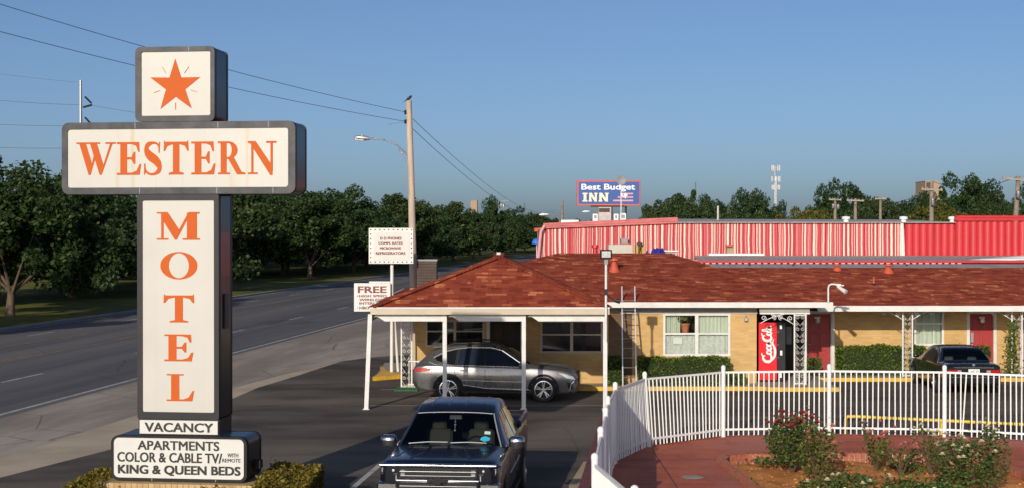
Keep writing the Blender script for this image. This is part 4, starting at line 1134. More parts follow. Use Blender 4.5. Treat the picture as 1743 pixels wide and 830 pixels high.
MB().bar((xr1+.02, DS-.02, 3.6), (xr1-.06, DS-.02, ZD(379, DS)), .14, .06, up=(0, 1, 0)).build("corner_trim", M['white'], shed)
mb = MB()
for a, b, dy in ((0, .10, .14), (.11, .20, .11), (.21, .30, .08)):     # stepped parapet flashing, left half
    z0a, z1a, z0b, z1b = ZD(389, DS), ZD(380, DS), ZD(380, DS), ZD(370, DS)
    k0, k1 = a/.30, b/.30
    mb.add([(xl, DS-dy, z0a+(z1a-z0a)*k0), (xm, DS-dy, z0b+(z1b-z0b)*k0), (xm, DS-dy, z0b+(z1b-z0b)*k1), (xl, DS-dy, z0a+(z1a-z0a)*k1),
            (xl, DS+.6, z0a+(z1a-z0a)*k0), (xm, DS+.6, z0b+(z1b-z0b)*k0), (xm, DS+.6, z0b+(z1b-z0b)*k1), (xl, DS+.6, z0a+(z1a-z0a)*k1)],
           [(0,1,2,3),(4,7,6,5),(0,4,5,1),(1,5,6,2),(2,6,7,3),(3,7,4,0)])
mb.build("parapet_flashing", M['pinkmetal'], shed)
MB().box(xr2, xe, DS-.16, DS+.5, ZD(376, DS), ZD(367, DS)).build("red_parapet", M['redsheet'], shed)
MB().bbox(xr2, xe, DS-.20, DS-.161, ZD(371, DS), ZD(367.5, DS), .01).build("parapet_cap", M['redsheet'], shed)
MB().quad((xm, DS-.12, ZD(378.3, DS)), (xr2, DS-.12, ZD(378.3, DS)), (xr2, DS+9, ZD(374, DS+9)), (xm, DS+9, ZD(372.5, DS+9))).box(xm, xr2, DS-.13, DS-.10, ZD(379.4, DS), ZD(378, DS)).build("metal_roof", M['greymetal'], shed)
MB().quad((xl-.0, DS+.05, 0), (xl, DS+14, 0), (xl, DS+14, ZD(389, DS)), (xl, DS+.05, ZD(389, DS))).quad((xl, DS+14, 0), (xe, DS+14, 0), (xe, DS+14, 5.2), (xl, DS+14, 5.2)).build("far_wall", M['redsheet'], shed)
MB().quad((xl, DS+.5, ZD(385, DS)), (xm, DS+.5, ZD(376, DS)), (xm, DS+14, ZD(376, DS)), (xl, DS+14, ZD(385, DS))).build("flat_roof", M['greymetal'], shed)
MB().tube([(xl+.05, DS-.2, ZD(384, DS)), (xl-.12, DS-.25, ZD(395, DS)), (xl-.36, DS-.25, 2.6)], .07, 8).build("downpipe", M['signpink'], shed)
MB().bar((xl-.12, DS-.1, ZD(388, DS)), (xl-.42, DS-.1, 2.6), .10, .10, up=(0,1,0)).build("slanted_corner_strip", M['pinkmetal'], shed)
MB().quad((xl, DS-.02, 2.5), (xl-.30, DS-.02, 2.5), (xl, DS-.02, ZD(389, DS))).build("corner_return", M['stripes'], shed)
# lean-to roofs between the motel and the striped wall
annex = thing("annex_roof", "low grey corrugated lean-to roofs between motel and striped building", "roof", (14, 62, 0))
xq = XD(1172, 64)
MB().quad((XD(1185,62), 61.5, ZD(443.5,61.5)), (27, 61.5, ZD(443.5,61.5)), (27, DS-.1, ZD(434.5,DS)), (XD(1180,DS), DS-.1, ZD(434.5,DS))).build("upper_sheet", M['greymetal'], annex)
MB().box(XD(1175,61.4), 27, 61.38, 61.48, ZD(446.6,61.4), ZD(443.2,61.4)).build("red_fascia", M['redsheet'], annex)
mb = MB(); x = XD(1190, 61.3)
while x < XD(1640, 61.3):
    mb.box(x, x+.16, 61.34, 61.375, ZD(448.6,61.4), ZD(446.7,61.4)); x += .27
mb.build("scalloped_edge", M['signpink'], annex)
MB().quad((XD(1200,58.9), 59.0, ZD(456,59)), (27, 59.0, ZD(456,59)), (27, 61.5, ZD(448.8,61.5)), (XD(1195,61.5), 61.5, ZD(448.8,61.5))).build("lower_sheet", M['greymetal'], annex)
MB().quad((XD(1172,61.6), 61.6, 0), (27, 61.6, 0), (27, 61.6, ZD(446,61.4)), (XD(1175,61.6), 61.6, ZD(446,61.4))).build("back_wall", M['redsheet'], annex)
MB().box(XD(1168,62), XD(1186,62), 61.6, DS-.2, 2.4, ZD(440,64)).build("tan_end_sheet", M['tan'], annex)
mb = MB()
for px in (1276, 1350, 1543): mb.box(XD(px,60.5)-.035, XD(px,60.5)+.035, 60.4, 60.5, ZD(455,60.5), ZD(448.6,60.5))
mb.build("roof_strap", M['darkmetal'], annex)
# things lying on those roofs
bt = thing("fibreglass_sheet", "long curved white fibreglass panel lying on the annex roof at right", "panel", (XD(1710, 62.6), 62.6, ZD(443, 62.6)))
mb = MB(); n = 14; secs = []
for i in range(n+1):
    f = i/n; x = XD(1650,62.6)+(27.0-XD(1650,62.6))*f; ww = .85*math.sin(math.pi*min(.5, f*1.1+.04))
    secs.append([(x, 62.8-ww*.8*math.cos(a), ZD(443.5,62.6) + (.05+.27*min(1, f*2.2))*math.sin(a)) for a in [math.pi*k/8 for k in range(9)]])
vs_ = [p for s_ in secs for p in s_]
mb.add(vs_, [(i*9+k, i*9+k+1, (i+1)*9+k+1, (i+1)*9+k) for i in range(n) for k in range(8)])
mb.build("shell", M['fencewhite'], bt, smooth=60)
MB().box(XD(1665,62.3), 27, 61.95, 62.02, ZD(439.6,62), ZD(438.9,62)).build("seam", M['grey'], bt)
small("white_plank", "long white plank lying along the foot of the striped wall", "plank", M['fencewhite'], (XD(1205,66.5), XD(1299,66.5), 66.2, 66.6, ZD(434.5,66.5), ZD(431,66.5)))
t = thing("wood_crate", "orange plywood box in front of the striped wall", "box", (XD(1241.5,66), 66.4, ZD(431,66.4)))
MB().bbox(XD(1236.5,66.4), XD(1248.5,66.4), 66.25, 66.75, ZD(431,66.4), ZD(418,66.4), .01).build("box_body", M['tan'], t)
MB().bbox(XD(1234.5,66.2), XD(1246,66.2), 66.1, 66.24, ZD(419.5,66.2), ZD(416,66.2), .01).build("lid", M['orangevent'], t)
ZR = RAZ
t = thing("rooftop_cooler", "cream rooftop air cooler with grey motor box behind the ridge", "air cooler", (XD(1056,55), 55, ZR-.3))
MB().bbox(XD(1036,55), XD(1077,55), 55, 55.9, ZR-.6, ZD(416,55), .015).build("cabinet", M['cream'], t)
MB().bbox(XD(1057,55.3), XD(1069,55.3), 55.2, 55.7, ZD(414.5,55.3), ZD(405.5,55.3), .02).build("motor_box", M['grey'], t)
MB().box(XD(1056,55.3), XD(1070,55.3), 55.15, 55.75, ZD(415.8,55.3), ZD(414.6,55.3)).build("base_frame", M['orangevent'], t)
MB().bbox(XD(1069.5,55.3), XD(1071.5,55.3), 55.3, 55.6, ZD(414.5,55.3), ZD(408,55.3), .01).build("pulley_guard", M['darkmetal'], t)
t = thing("yellow_hood", "yellow sheet hood with a small rusty turbine behind the ridge", "vent hood", (XD(1089,55), 55, ZR-.3))
MB().bbox(XD(1082,55.2), XD(1086,55.2), 55, 55.5, ZR-.6, ZD(415.5,55), .01).bbox(XD(1091,55.2), XD(1096,55.2), 55, 55.5, ZR-.6, ZD(415.5,55), .01).box(XD(1086,55.2), XD(1091,55.2), 55.3, 55.5, ZR-.6, ZD(416,55)).build("sheet_hood", pm("mustard_sheet", (.5, .33, .06), .5), t)
MB().lathe([(.04,0),(.04,.24),(.11,.26),(.10,.32),(.02,.35)], (XD(1088.5,54.8), 54.8, ZD(427.5,54.8))).build("turbine", M['mud'], t, smooth=50)
t = thing("blue_tarp", "crumpled dark blue tarp lying on the roof ridge", "tarp", (XD(1117,54.6), 54.6, ZR-.05))
rng = np.random.default_rng(4); mb = MB(); nx, ny = 14, 5
G = [[(XD(1101+2.5*i,54.6)+rng.normal(0,.02), 54.0+.35*j, ZR-.25+.12*j*(j<3)+rng.normal(0,.05)+(.14 if 3<i<12 else 0)) for j in range(ny)] for i in range(nx)]
mb.add([p for r_ in G for p in r_], [(i*ny+j, (i+1)*ny+j, (i+1)*ny+j+1, i*ny+j+1) for i in range(nx-1) for j in range(ny-1)])
mb.build("sheet", M['blue'], t)
for k, (a, b, py, m_) in enumerate(((1127,1153,426.5,M['fencewhite']), (1132,1155,429.3,M['cream']), (1124,1146,431.5,M['white']))):
    small("roof_board", ("white board on top beside the blue tarp", "cream board in the middle beside the blue tarp", "lowest white board beside the blue tarp")[k], "board", m_, (XD(a,56), XD(b,56), 55.7+.1*k, 56.2+.1*k, ZD(py+1,56), ZD(py-.9,56)), group="boards by the blue tarp")
vent_x = thing("roof_vent", "red pipe vent behind the ridge left of the cooler", "roof vent", (XD(1013,56), 56, ZR-.3))
MB().lathe([(.10,0),(.08,.45),(.13,.47),(.12,.58)], (0,0,0)).build("pipe", M['redsheet'], vent_x, local=True)
for px, lab in ((1440, "left white mushroom vent on the striped building's roof edge"), (1538, "middle white mushroom vent on the striped building's roof edge"), (1621, "right white mushroom vent beside the red parapet")):
    t = thing("mushroom_vent", lab, "roof vent", (XD(px, DS+.3), DS+.3, ZD(379, DS)))
    MB().lathe([(.12,0),(.12,.14),(.19,.16),(.19,.27),(.05,.30)], (0,0,0)).build("vent_cap", M['fencewhite'], t, local=True, smooth=40)
t = thing("conduit_mast", "slim white conduit standing on the grey metal roof", "mast", (XD(1222, 74), 74, ZD(376,74)))
MB().tube([(0,0,0),(0,0,.75)], .05, 6).build("pipe", M['cream'], t, local=True)
# satellite dish on a mast
t = thing("satellite_dish", "pale satellite dish on a thin mast in front of the blue sign", "satellite dish", (XD(1057, 75), 75, ZD(372,75)))
MB().tube([(XD(1057,75), 75, ZD(375,75)), (XD(1057.5,75), 75, ZD(311,75))], .03, 6).build("mast", M['steel'], t)
MB().lathe([(.02,.10),(.14,.06),(.24,.0),(.25,.01),(.14,.08),(.02,.12)], (XD(1057.5,75), 74.9, ZD(307,75)), 'y', 16).build("dish", M['grey'], t, smooth=60)
MB().box(XD(1056,75), XD(1060,75), 74.9, 75.0, ZD(335,75), ZD(329,75)).build("bracket", M['white'], t)

# blue roadside sign behind
DB = 96.0
bs = thing("roadside_sign", "blue Best Budget INN sign with coral frame on a short pylon", "sign", (XD(1035, DB), DB, 0))
MB().bbox(XD(982,DB), XD(1090,DB), DB, DB+.6, ZD(350,DB), ZD(307,DB), .03).build("frame", M['signred'], bs)
fc = MB().bbox(XD(984.5,DB), XD(1088,DB), DB-.02, DB-.003, ZD(347.5,DB), ZD(309.5,DB), .008).build("face_panel", M['signblue'], bs)
BFN = lambda u, v, h: (u, DB - h, v)
mb = MB()
put_text(mb, "Best Budget", XD(989.5,DB), XD(1081,DB), ZD(326.5,DB), ZD(313,DB), BFN, .026, thick=.016)
mb.build("lettering", M['cokewhite'], fc)
mb = MB()
ser = lambda x0, x1: None
def slabI(px0, px1): return (XD(px0,DB), XD(px1,DB), ZD(343.5,DB), ZD(328.5,DB))
a = slabI(991.5, 1000)
def R4(x0,x1,z0,z1,h): mb.prism(rc(x0,x1,z0,z1), BFN, .022, .026+h)
xw = a[1]-a[0]; R4(a[0]+xw*.22, a[1]-xw*.22, a[2], a[3], 0); R4(a[0], a[1], a[2], a[2]+.09, .002); R4(a[0], a[1], a[3]-.09, a[3], .002)
for p0, p1 in ((1002, 1017), (1019, 1036)):
    b = slabI(p0, p1); W_ = b[1]-b[0]
    R4(b[0]+W_*.06, b[0]+W_*.30, b[2], b[3], 0); R4(b[0]+W_*.70, b[0]+W_*.92, b[2], b[3], 0)
    mb.prism([(b[0]+W_*.05,b[3]),(b[0]+W_*.34,b[3]),(b[0]+W_*.93,b[2]),(b[0]+W_*.66,b[2])], BFN, .022, .0285)
    R4(b[0], b[0]+W_*.36, b[2], b[2]+.08, .003); R4(b[0]+W_*.62, b[1], b[3]-.08, b[3], .003)
mb.build("large_lettering", M['paleyellow'], fc)
mb = MB()
for l, r, t_, b_ in ((1059,1077.5,328.5,331.2), (1051.5,1077.5,334.5,337), (1043.5,1077.5,340.3,343)):
    mb.box(XD(l,DB), XD(r,DB), DB-.027, DB-.021, ZD(b_,DB), ZD(t_,DB))
mb.build("flag_stripe", M['signpink'], fc)
MB().prism([(XD(1060,DB),ZD(336,DB)),(XD(1064,DB),ZD(328,DB)),(XD(1066,DB),ZD(331,DB)),(XD(1069,DB),ZD(332,DB)),(XD(1066,DB),ZD(334.5,DB)),(XD(1065,DB),ZD(339,DB)),(XD(1062.5,DB),ZD(335,DB))], BFN, .027, .034).build("bird_emblem", M['cokewhite'], fc)
MB().box(XD(1006,DB), XD(1063,DB), DB+.1, DB+.5, ZD(352.5,DB), ZD(350,DB)).build("bottom_trim", M['mud'], bs)
py_ = MB().bbox(XD(1019,DB), XD(1041,DB), DB+.1, DB+.6, 0, ZD(352.6,DB), .02).build("pylon", pm("pale_pylon", (.50, .46, .44), .6), bs)
MB().box(XD(1019.5,DB), XD(1038,DB), DB+.06, DB+.099, ZD(361,DB), ZD(354.5,DB)).build("louver_panel", M['mud'], py_)
MB().box(XD(1040.5,DB), XD(1043,DB), DB+.05, DB+.45, 0, ZD(353,DB)).build("dark_side_strip", M['darkmetal'], bs)
MB().tube([(XD(1066,DB), DB+.4, 0), (XD(1066,DB), DB+.4, ZD(351,DB))], .07, 6).build("rear_post", M['darkmetal'], bs)
for k, (l, r, t_) in enumerate(((1009,1018,364),(1045,1053,364),(1055.5,1066,363))):
    tt = thing("rooftop_unit", ("white rooftop unit left of the blue sign's pylon", "white rooftop unit right of the blue sign's pylon", "second white rooftop unit right of the blue sign's pylon")[k], "rooftop unit", (XD((l+r)/2,80), 80, ZD(373,80)))
    MB().bbox(XD(l,80), XD(r,80), 80, 80.6, ZD(378,80), ZD(t_,80), .03).build("casing", M['fencewhite'], tt)
    MB().box(XD(l+2,80), XD(r-2.5,80), 79.985, 79.998, ZD(372,80), ZD(t_+2.5,80)).build("grille", M['grey'], tt)
small("skylight", "long flat white skylight on the left end of the striped building's roof", "skylight", M['fencewhite'], (XD(955,DS+4), XD(985,DS+4), DS+4, DS+4.8, ZD(379,DS+4), ZD(374.5,DS+4)))
t = thing("shop_sign", "small orange shop sign at the striped building's street corner", "sign", (XD(913,90), 90, 0))
MB().bbox(XD(909.5,90), XD(921,90), 90, 90.3, ZD(394,90), ZD(388,90), .02).build("face_panel", M['orangevent'], t)
MB().tube([(XD(917,90), 90.15, 0), (XD(917,90), 90.15, ZD(394,90))], .08, 6).build("post", M['tan'], t)
t = thing("blue_canopy", "small bright blue canopy at the street corner beyond the motel roof", "canopy", (XD(914,85), 85, 0))
MB().lathe([(.02,.32),(.18,.27),(.28,.1),(.29,0)], (XD(913.5,85), 85, ZD(415,85))).build("canopy_top", pm("bright_blue_fabric", (.03,.16,.62), .6), t, smooth=50)
MB().tube([(XD(913.5,85), 85, 0), (XD(913.5,85), 85, ZD(414,85))], .03, 6).build("post", M['steel'], t)

# ================================================================== UTILITY POLES AND WIRES
DP = 54.0
up = thing("utility_pole", "tall leaning weathered utility pole behind the white letter board", "utility pole", (XD(705, DP), DP, 0))
pts = [(705.5, 625), (703.5, 480), (700.5, 330), (696, 172)]
MB().tube([(XD(a,DP), DP, max(0, ZD(b,DP)) if i else 0) for i, (a, b) in enumerate(pts)], [.155,.145,.125,.105], 12).build("pole", M['wood'], up, smooth=50)
pl = [(694, 264), (688, 258), (675, 246), (655, 238.5), (632, 236.5)]
MB().tube([(XD(a,DP), DP-.15*i*.3, ZD(b,DP)) for i, (a, b) in enumerate(pl)], .028, 8).tube([(XD(695,DP), DP, ZD(282,DP)), (XD(683,DP), DP-.1, ZD(254,DP))], .012, 6).tube([(XD(a,DP), DP-.1, ZD(b,DP)) for a, b in ((686,257),(681,252),(679,256),(684,261),(689,258))], .012, 6).build("lamp_arm", M['steel'], up, smooth=60)
lmp = MB().tube([(XD(603.5,DP), DP-.2, ZD(234.8,DP)), (XD(609,DP), DP-.2, ZD(235.0,DP)), (XD(622,DP), DP-.2, ZD(236,DP)), (XD(631,DP), DP-.2, ZD(236.8,DP))], [.03,.085,.095,.05], 10).build("lamp_head", M['steel'], up, smooth=50)
MB().tube([(XD(606,DP), DP-.2, ZD(237.2,DP)), (XD(620,DP), DP-.2, ZD(238.2,DP))], [.05,.07], 10).ball((XD(617,DP), DP-.2, ZD(232,DP)), .035, 5).build("lamp_glass", M['lamp_glass'], lmp, smooth=50)
for py in (191.5, 207.5):
    mb = MB(); mb.lathe([(.02,-.08),(.06,-.05),(.04,0),(.06,.04),(.03,.08)], (XD(690.5,DP), DP-.02, ZD(py,DP)), n=8)
    mb.bar((XD(691,DP), DP-.02, ZD(py+1,DP)), (XD(697,DP), DP-.02, ZD(py+1,DP)), .04)
    mb.build("insulator", M['darkmetal'], up)
bd_ = thing("bird", "small dark bird perched on top of the tall utility pole", "bird", (XD(695.5,DP), DP, ZD(172,DP)))
mb = MB()
mb.tube([(-.13,0,-.02),(-.06,0,.03),(0,0,.08),(.06,0,.13),(.10,0,.175),(.125,0,.175)], [.012,.035,.055,.05,.034,.006], 8)
mb.ball((.092,0,.165), .034, 5).bar((.12,0,.17),(.155,0,.165), .012).bar((-.10,0,.0),(-.22,0,-.06), .035, .012)
mb.tube([(0,-.015,.04),(.005,-.015,-.02)], .006, 4).tube([(0,.015,.04),(.005,.015,-.02)], .006, 4)
mb.build("bird_body", M['bird'], bd_, smooth=60, local=True)
def wire(a, b, sag, r, label, n=24, name="overhead_wire", group="overhead wires"):
    a, b = Vector(a), Vector(b); P = []
    for i in range(n+1):
        f = i/n; p = a.lerp(b, f); p.z -= sag*4*f*(1-f); P.append(p)
    return tag(MB().tube(P, r, 4, cap=False).build(name, M['wire'], origin=a), label, "wire", group)
A1, A2 = PD(690.5,191,DP), PD(690.5,207,DP)
wire(A1, PD(-300,-88,34), .25, .010, "upper black wire running left from the tall wooden pole")
wire(A2, PD(-300,-28,34), .25, .010, "lower black wire running left from the tall wooden pole")
wire(PD(703,203,DP), PD(945,357,210), 1.6, .010, "upper wire running down the street from the tall pole")
wire(PD(703,220,DP), PD(945,361,210), 1.8, .010, "lower wire running down the street from the tall pole")
wire(PD(660,212,DP)+Vector((0,0,-.0)), PD(690.5,207.5,DP), .0, .006, "short tie wire at the tall pole's lower insulator")
# steel transmission pole far left
DT = 250.0
tp = thing("transmission_pole", "slim steel transmission pole rising behind the trees at left", "utility pole", (XD(138,DT), DT, 0))
MB().tube([(XD(138.5,DT), DT, 0), (XD(137.5,DT), DT, ZD(137,DT))], [.45,.22], 10).build("pole", M['steel'], tp, smooth=50)
for a, b in (((145,165),(156,176)),((142,183),(157,179)),((145,200),(154,210))):
    MB().tube([PD(*a,DT), PD(*b,DT)], .18, 6).build("insulator", M['darkmetal'], tp)
ends = [((-120,158),(138,179),(157,180),(420,212)), ((-120,204),(138,214),(154,211),(420,233)), ((-120,244),(138,252),(154,252),(420,262))]
for k, (p0, p1, p2, p3) in enumerate(ends):
    nm = ("top", "middle", "lowest")[k]
    wire(PD(*p0,DT), PD(*p1,DT), .35, .042, nm + " transmission wire left of the steel pole")
    wire(PD(*p2,DT), PD(*p3,DT), .35, .042, nm + " transmission wire right of the steel pole")
wire(PD(-120,108,DT), PD(141,141,DT), .3, .026, "thin shield wire to the top of the steel pole")
# poles behind the striped building
def power_pole(px, top, d, arm, armpy, r, label, trans=(), tilt=0.0, arm2=None):
    t = thing("power_pole", label, "utility pole", (XD(px,d), d, 0), 0, "wooden power poles beyond the striped building")
    MB().tube([(XD(px-tilt*3,d), d, 0), (XD(px-tilt,d), d, ZD(390,d)), (XD(px,d), d, ZD(top,d))], [r*1.25, r*1.1, r*.8], 8).build("pole", M['polefar'], t, smooth=50)
    if arm:
        MB().bar(PD(arm[0],armpy[0],d-.2), PD(arm[1],armpy[1],d-.2), .11, .14).build("crossarm", M['concrete'], t)
        for f in (.06,.3,.72,.95):
            p = PD(arm[0]+(arm[1]-arm[0])*f, armpy[0]+(armpy[1]-armpy[0])*f, d-.2); MB().lathe([(.03,.06),(.05,.12),(.03,.18)], p, n=6).build("insulator", M['grey'], t)
    for tx, ty, w_, h_ in trans:
        c = PD(tx, ty, d-.5); rr = w_*d/FOC/2; hh = h_*d/FOC/2
        MB().lathe([(rr*.8,-hh),(rr,-hh*.85),(rr,hh*.8),(rr*.5,hh)], c, n=12).build("transformer", M['steel'], t, smooth=40)
power_pole(1421.5,337,150,(1411,1432),(339.5,340.5),.16,"wooden pole with two grey transformers, leftmost of the right-hand poles",((1418,351,4,8),(1426.5,352,5,8)))
power_pole(1456,338,140,(1441,1470),(341,342),.17,"wooden pole with a plain crossarm right of the transformer pair")
power_pole(1498.5,336,150,(1489,1508),(338.5,338),.15,"thin wooden pole in front of the dark trees")
power_pole(1585.5,309,110,(1568,1604),(322,323.5),.17,"stout wooden pole with wide crossarm and box transformer",((1587.5,343.5,6.5,12),))
power_pole(1733,300,95,(1706,1756),(303,308),.17,"leaning grey pole with wide white crossarm at the right edge",((1733,331,6.5,12),),tilt=5)
power_pole(957,342,190,None,None,.18,"bare wooden pole left of the blue sign")
power_pole(851,340,335,(828,866),(346,341),.14,"pole with slanted pale crossarm in front of the tallest street tree",((853,349,4,6),(857,350,4,6)))
wire(PD(1587,309,110), PD(1733,300,95), .6, .02, "wire between the two largest poles at right")
wire(PD(1421,338,150), PD(1587,322,110), 1.0, .018, "wire from the transformer pair pole to the stout pole")
ct = thing("cell_tower", "pale cell tower with three tiers of white antennas", "cell tower", (XD(1320,220), 220, 0))
MB().tube([(XD(1318.7,220),220,0),(XD(1319.3,220),220,ZD(283,220))], .14, 8).tube([(XD(1320.6,220),220,0),(XD(1320.8,220),220,ZD(300,220))], .10, 6).build("mast", M['steel'], ct)
for zt_, zb_, xs_ in ((281.5,291,(1313,1316.3,1323,1326.5)),(300.5,309.5,(1313,1319,1324,1327)),(315,323,(1313.5,1316.5,1323.5,1326.5))):
    mb = MB()
    for i, x in enumerate(xs_): mb.bbox(XD(x-1,220), XD(x+1,220), 219.5+.3*(i%2), 219.8+.3*(i%2), ZD(zb_,220), ZD(zt_,220), .02)
    mb.bar(PD(1312,(zt_+zb_)/2,220), PD(1328,(zt_+zb_)/2,220), .07)
    mb.build("antenna_tier", M['dummywhite'], ct)
for px, top, d, lab in ((893, 345, 420, "thin lattice radio mast far beyond the street trees"), (1184, 310, 430, "thin red radio mast far behind the right-hand trees")):
    t = thing("radio_mast", lab, "radio mast", (XD(px,d), d, 0))
    mb = MB(); b_ = .9 if px < 1000 else .5
    for s_ in ((-1,-1),(1,-1),(0,1)): mb.tube([(XD(px,d)+s_[0]*b_, d+s_[1]*b_, 0), (XD(px,d)+s_[0]*.1, d+s_[1]*.1, ZD(top,d))], .04, 4)
    z = 1.0
    while z < ZD(top,d)-1:
        k = 1-z/ZD(top,d); mb.bar((XD(px,d)-b_*k, d-b_*k, z), (XD(px,d)+b_*k, d-b_*k, z+.8), .05); z += 1.1
    mb.build("lattice", M['mud'], t)
def street_lamp(px, py, d, label, side=-1):
    t = thing("street_lamp", label, "street lamp", (XD(px,d)-side*1.6, d, 0), 0, "pale cobra-head street lamps down the road")
    x = XD(px,d)
    MB().tube([(x-side*1.6,d,0),(x-side*1.6,d,ZD(py,d)-.6)], .09, 8).tube([(x-side*1.6,d,ZD(py,d)-.6),(x-side*1.3,d,ZD(py,d)-.1),(x-side*.4,d,ZD(py,d))], .04, 6).build("pole", M['polefar'], t)
    MB().tube([(x-side*.45,d,ZD(py,d)),(x+side*.1,d,ZD(py,d)),(x+side*.5,d,ZD(py,d)-.04)], [.06,.14,.06], 8).build("lamp_head", M['lamp_glass'], t, smooth=50)
street_lamp(926, 365, 150, "nearer pale street lamp above the trees left of the blue sign")
street_lamp(998, 360, 185, "farther pale street lamp just left of the blue sign")
def tower_block(l, r, t_, d, label, dark=None):
    b = thing("tower_block", label, "building", (XD((l+r)/2,d), d, 0))
    w_ = MB().box(XD(l,d), XD(r,d), d, d+8, 0, ZD(t_,d)).build("wall", M['tan'], b)
    MB().box(XD(l,d)-.06, XD(r,d)+.06, d-.06, d+8.05, ZD(t_,d), ZD(t_,d)+.15).build("roof_slab", M['concrete'], b)
    if dark: MB().box(XD(l,d)+.2, XD(dark,d), d-.05, d-.005, ZD(t_+14,d), ZD(t_+1.5,d)).build("louver", M['mud'], b)
tower_block(1575, 1599, 309, 330, "brown stair tower rising behind the trees at right", 1586)
tower_block(801, 812, 342, 420, "pale square tower top above the street trees")

# ================================================================== TREES
K = {}
RG = "shade trees lining the far side of the road"
K['a'] = make_tree('a', "leafy green tree by the kerb, its sunlit trunk left of the motel sign", RG, RD(-39.3, 83.2, .1), M['leaf'], M['barkpale'], 9.3, 6.0, 120, 270, .15, 1)
K['b'] = make_tree('b', "dark round shade tree in the second row beyond the road", RG, RD(-53.5, 130.8, .1), M['leafb'], M['bark'], 9.3, 6.8, 105, 220, .20, 2)
K['c'] = make_tree('c', "deep green shade tree in the rows beyond the road", RG, RD(-54, 112, .1), M['leafc'], M['bark'], 9.3, 6.9, 105, 220, .20, 3)
K['d'] = make_tree('d', "leafy kerbside tree right of the motel sign with a pale single trunk", RG, RD(-40.5, 159.5, .1), M['leaf'], M['barkpale'], 9.2, 6.0, 105, 220, .19, 4)
rngt = random.Random(12)
LB, LC = "dark olive shade tree in the rows beyond the road", "deep green shade tree in the rows beyond the road"
K['b']["label"] = LB
def plant(k, n, t, sc, label):
    r = dup(K[k], RD(n, t, .1), rngt.uniform(0, 6.28), label, RG)
    r.scale = (sc*rngt.uniform(.9,1.15), sc*rngt.uniform(.9,1.15), sc*rngt.uniform(.92,1.12))
    return r
for n, t, k, sc in ((-46,108,'b',1.0),(-49,120,'c',1.0),(-50,158,'b',1.0),(-48,178,'c',1.0),(-51,203,'b',1.05),(-60,152,'b',1.0),(-60,178,'c',1.05),(-60,208,'b',1.0),(-61,235,'c',1.05),(-60,268,'b',1.05),(-60,300,'c',1.05),(-47,248,'c',1.0),(-47,310,'b',1.0),(-47,350,'c',1.05),(-60,345,'b',1.05),(-47,395,'c',1.05),(-39.8,121,'b',1.0),(-41,184,'c',1.05),(-40,207,'b',1.05),(-41,232,'c',1.05),(-40,262,'b',1.0),(-41,296,'c',1.05),(-40,330,'b',1.0),(-41,372,'c',1.05),(-40,420,'b',1.0),(-41,470,'c',.95),
                    (-53,96,'b',.95),(-55,148,'c',1.0),(-53.5,166,'b',1.0),(-54,185,'c',1.0),(-54.5,214,'b',1.05),(-53,245,'c',1.0),(-55,285,'b',1.0),(-54,330,'c',1.0),(-53,380,'b',1.0),
                    (-66,162,'c',1.0),(-67,188,'b',1.0),(-66,222,'c',1.05),(-68,262,'b',1.0),(-67,310,'c',1.0),(-66,370,'b',1.05),
                    (-39.5,62,'b',.95),(-47,92,'c',1.0),(-47,140,'b',1.0),(-47,172,'c',1.0),(-46,196,'b',1.0),(-47,220,'c',1.0),(-47,270,'b',1.0),(-67,240,'b',1.1),(-67,285,'c',1.1)):
    plant(k, n, t, sc, LB if k == 'b' else LC)
t_ = dup(K['c'], (XD(842,300), 300, .1), 1.0, "tallest dark tree above the street row, behind the slanted crossarm", RG); t_.scale = (.72, .72, 1.28)
FG = "far trees beyond the access road"
for i in range(26):
    n = -118 - (i % 3)*9; t = 120 + i*15
    r = dup(K['b' if i % 2 else 'c'], RD(n, t, .1), rngt.uniform(0, 6), "dark tree of the far belt across the access road, seen under the nearer crowns", FG)
    s_ = rngt.uniform(.6, .85); r.scale = (s_*1.25, s_*1.25, s_)
for px, top, d in ((872,352,420),(893,362,440),(915,369,430),(940,372,450),(962,374,460),(985,373,450),(1000,374,430)):
    r = dup(K['c'], (XD(px,d), d, 0), rngt.uniform(0,6), "hazy dark tree on the horizon where the road ends", "horizon trees at the end of the road")
    h = ZD(top,d); r.scale = (h/10*.9, h/10*.9, h/10)
BG = "background trees behind the striped building"
back = [(1105,356,26,150,'b'),(1128,346,34,160,'b'),(1160,338,40,175,'b'),(1190,330,34,190,'a'),(1216,345,30,200,'c'),(1243,352,28,210,'c'),(1272,333,34,200,'c'),(1297,334,34,205,'c'),(1322,352,26,215,'c'),
        (1350,362,30,170,'y'),(1380,360,30,165,'y'),(1404,364,22,165,'y'),(1412,326,36,230,'c'),(1438,317,38,230,'c'),(1466,334,34,235,'b'),(1500,342,34,240,'b'),(1530,348,30,235,'b'),(1560,338,34,225,'c'),
        (1592,324,40,215,'a'),(1628,309,46,205,'c'),(1656,312,46,200,'c'),(1688,330,42,205,'b'),(1715,347,30,210,'c'),(1745,326,26,190,'c'),(1600,352,40,180,'y'),(1470,358,34,180,'b'),(1680,350,44,185,'b'),(1240,365,30,170,'b'),(1290,365,34,170,'b'),(1140,362,34,150,'c')]
LBK = {'a': "bright leafy background tree behind the striped building", 'b': "olive background tree behind the striped building", 'c': "dark green background tree behind the striped building", 'y': "low yellow-green tree behind the striped building"}
K['y'] = make_tree('y', LBK['y'], BG, PD(1350,362,170)*Vector((1,1,0)) if False else (XD(1350,170), 170, 0), M['leafy'], M['bark'], 9.2, 6.0, 80, 180, .24, 9)
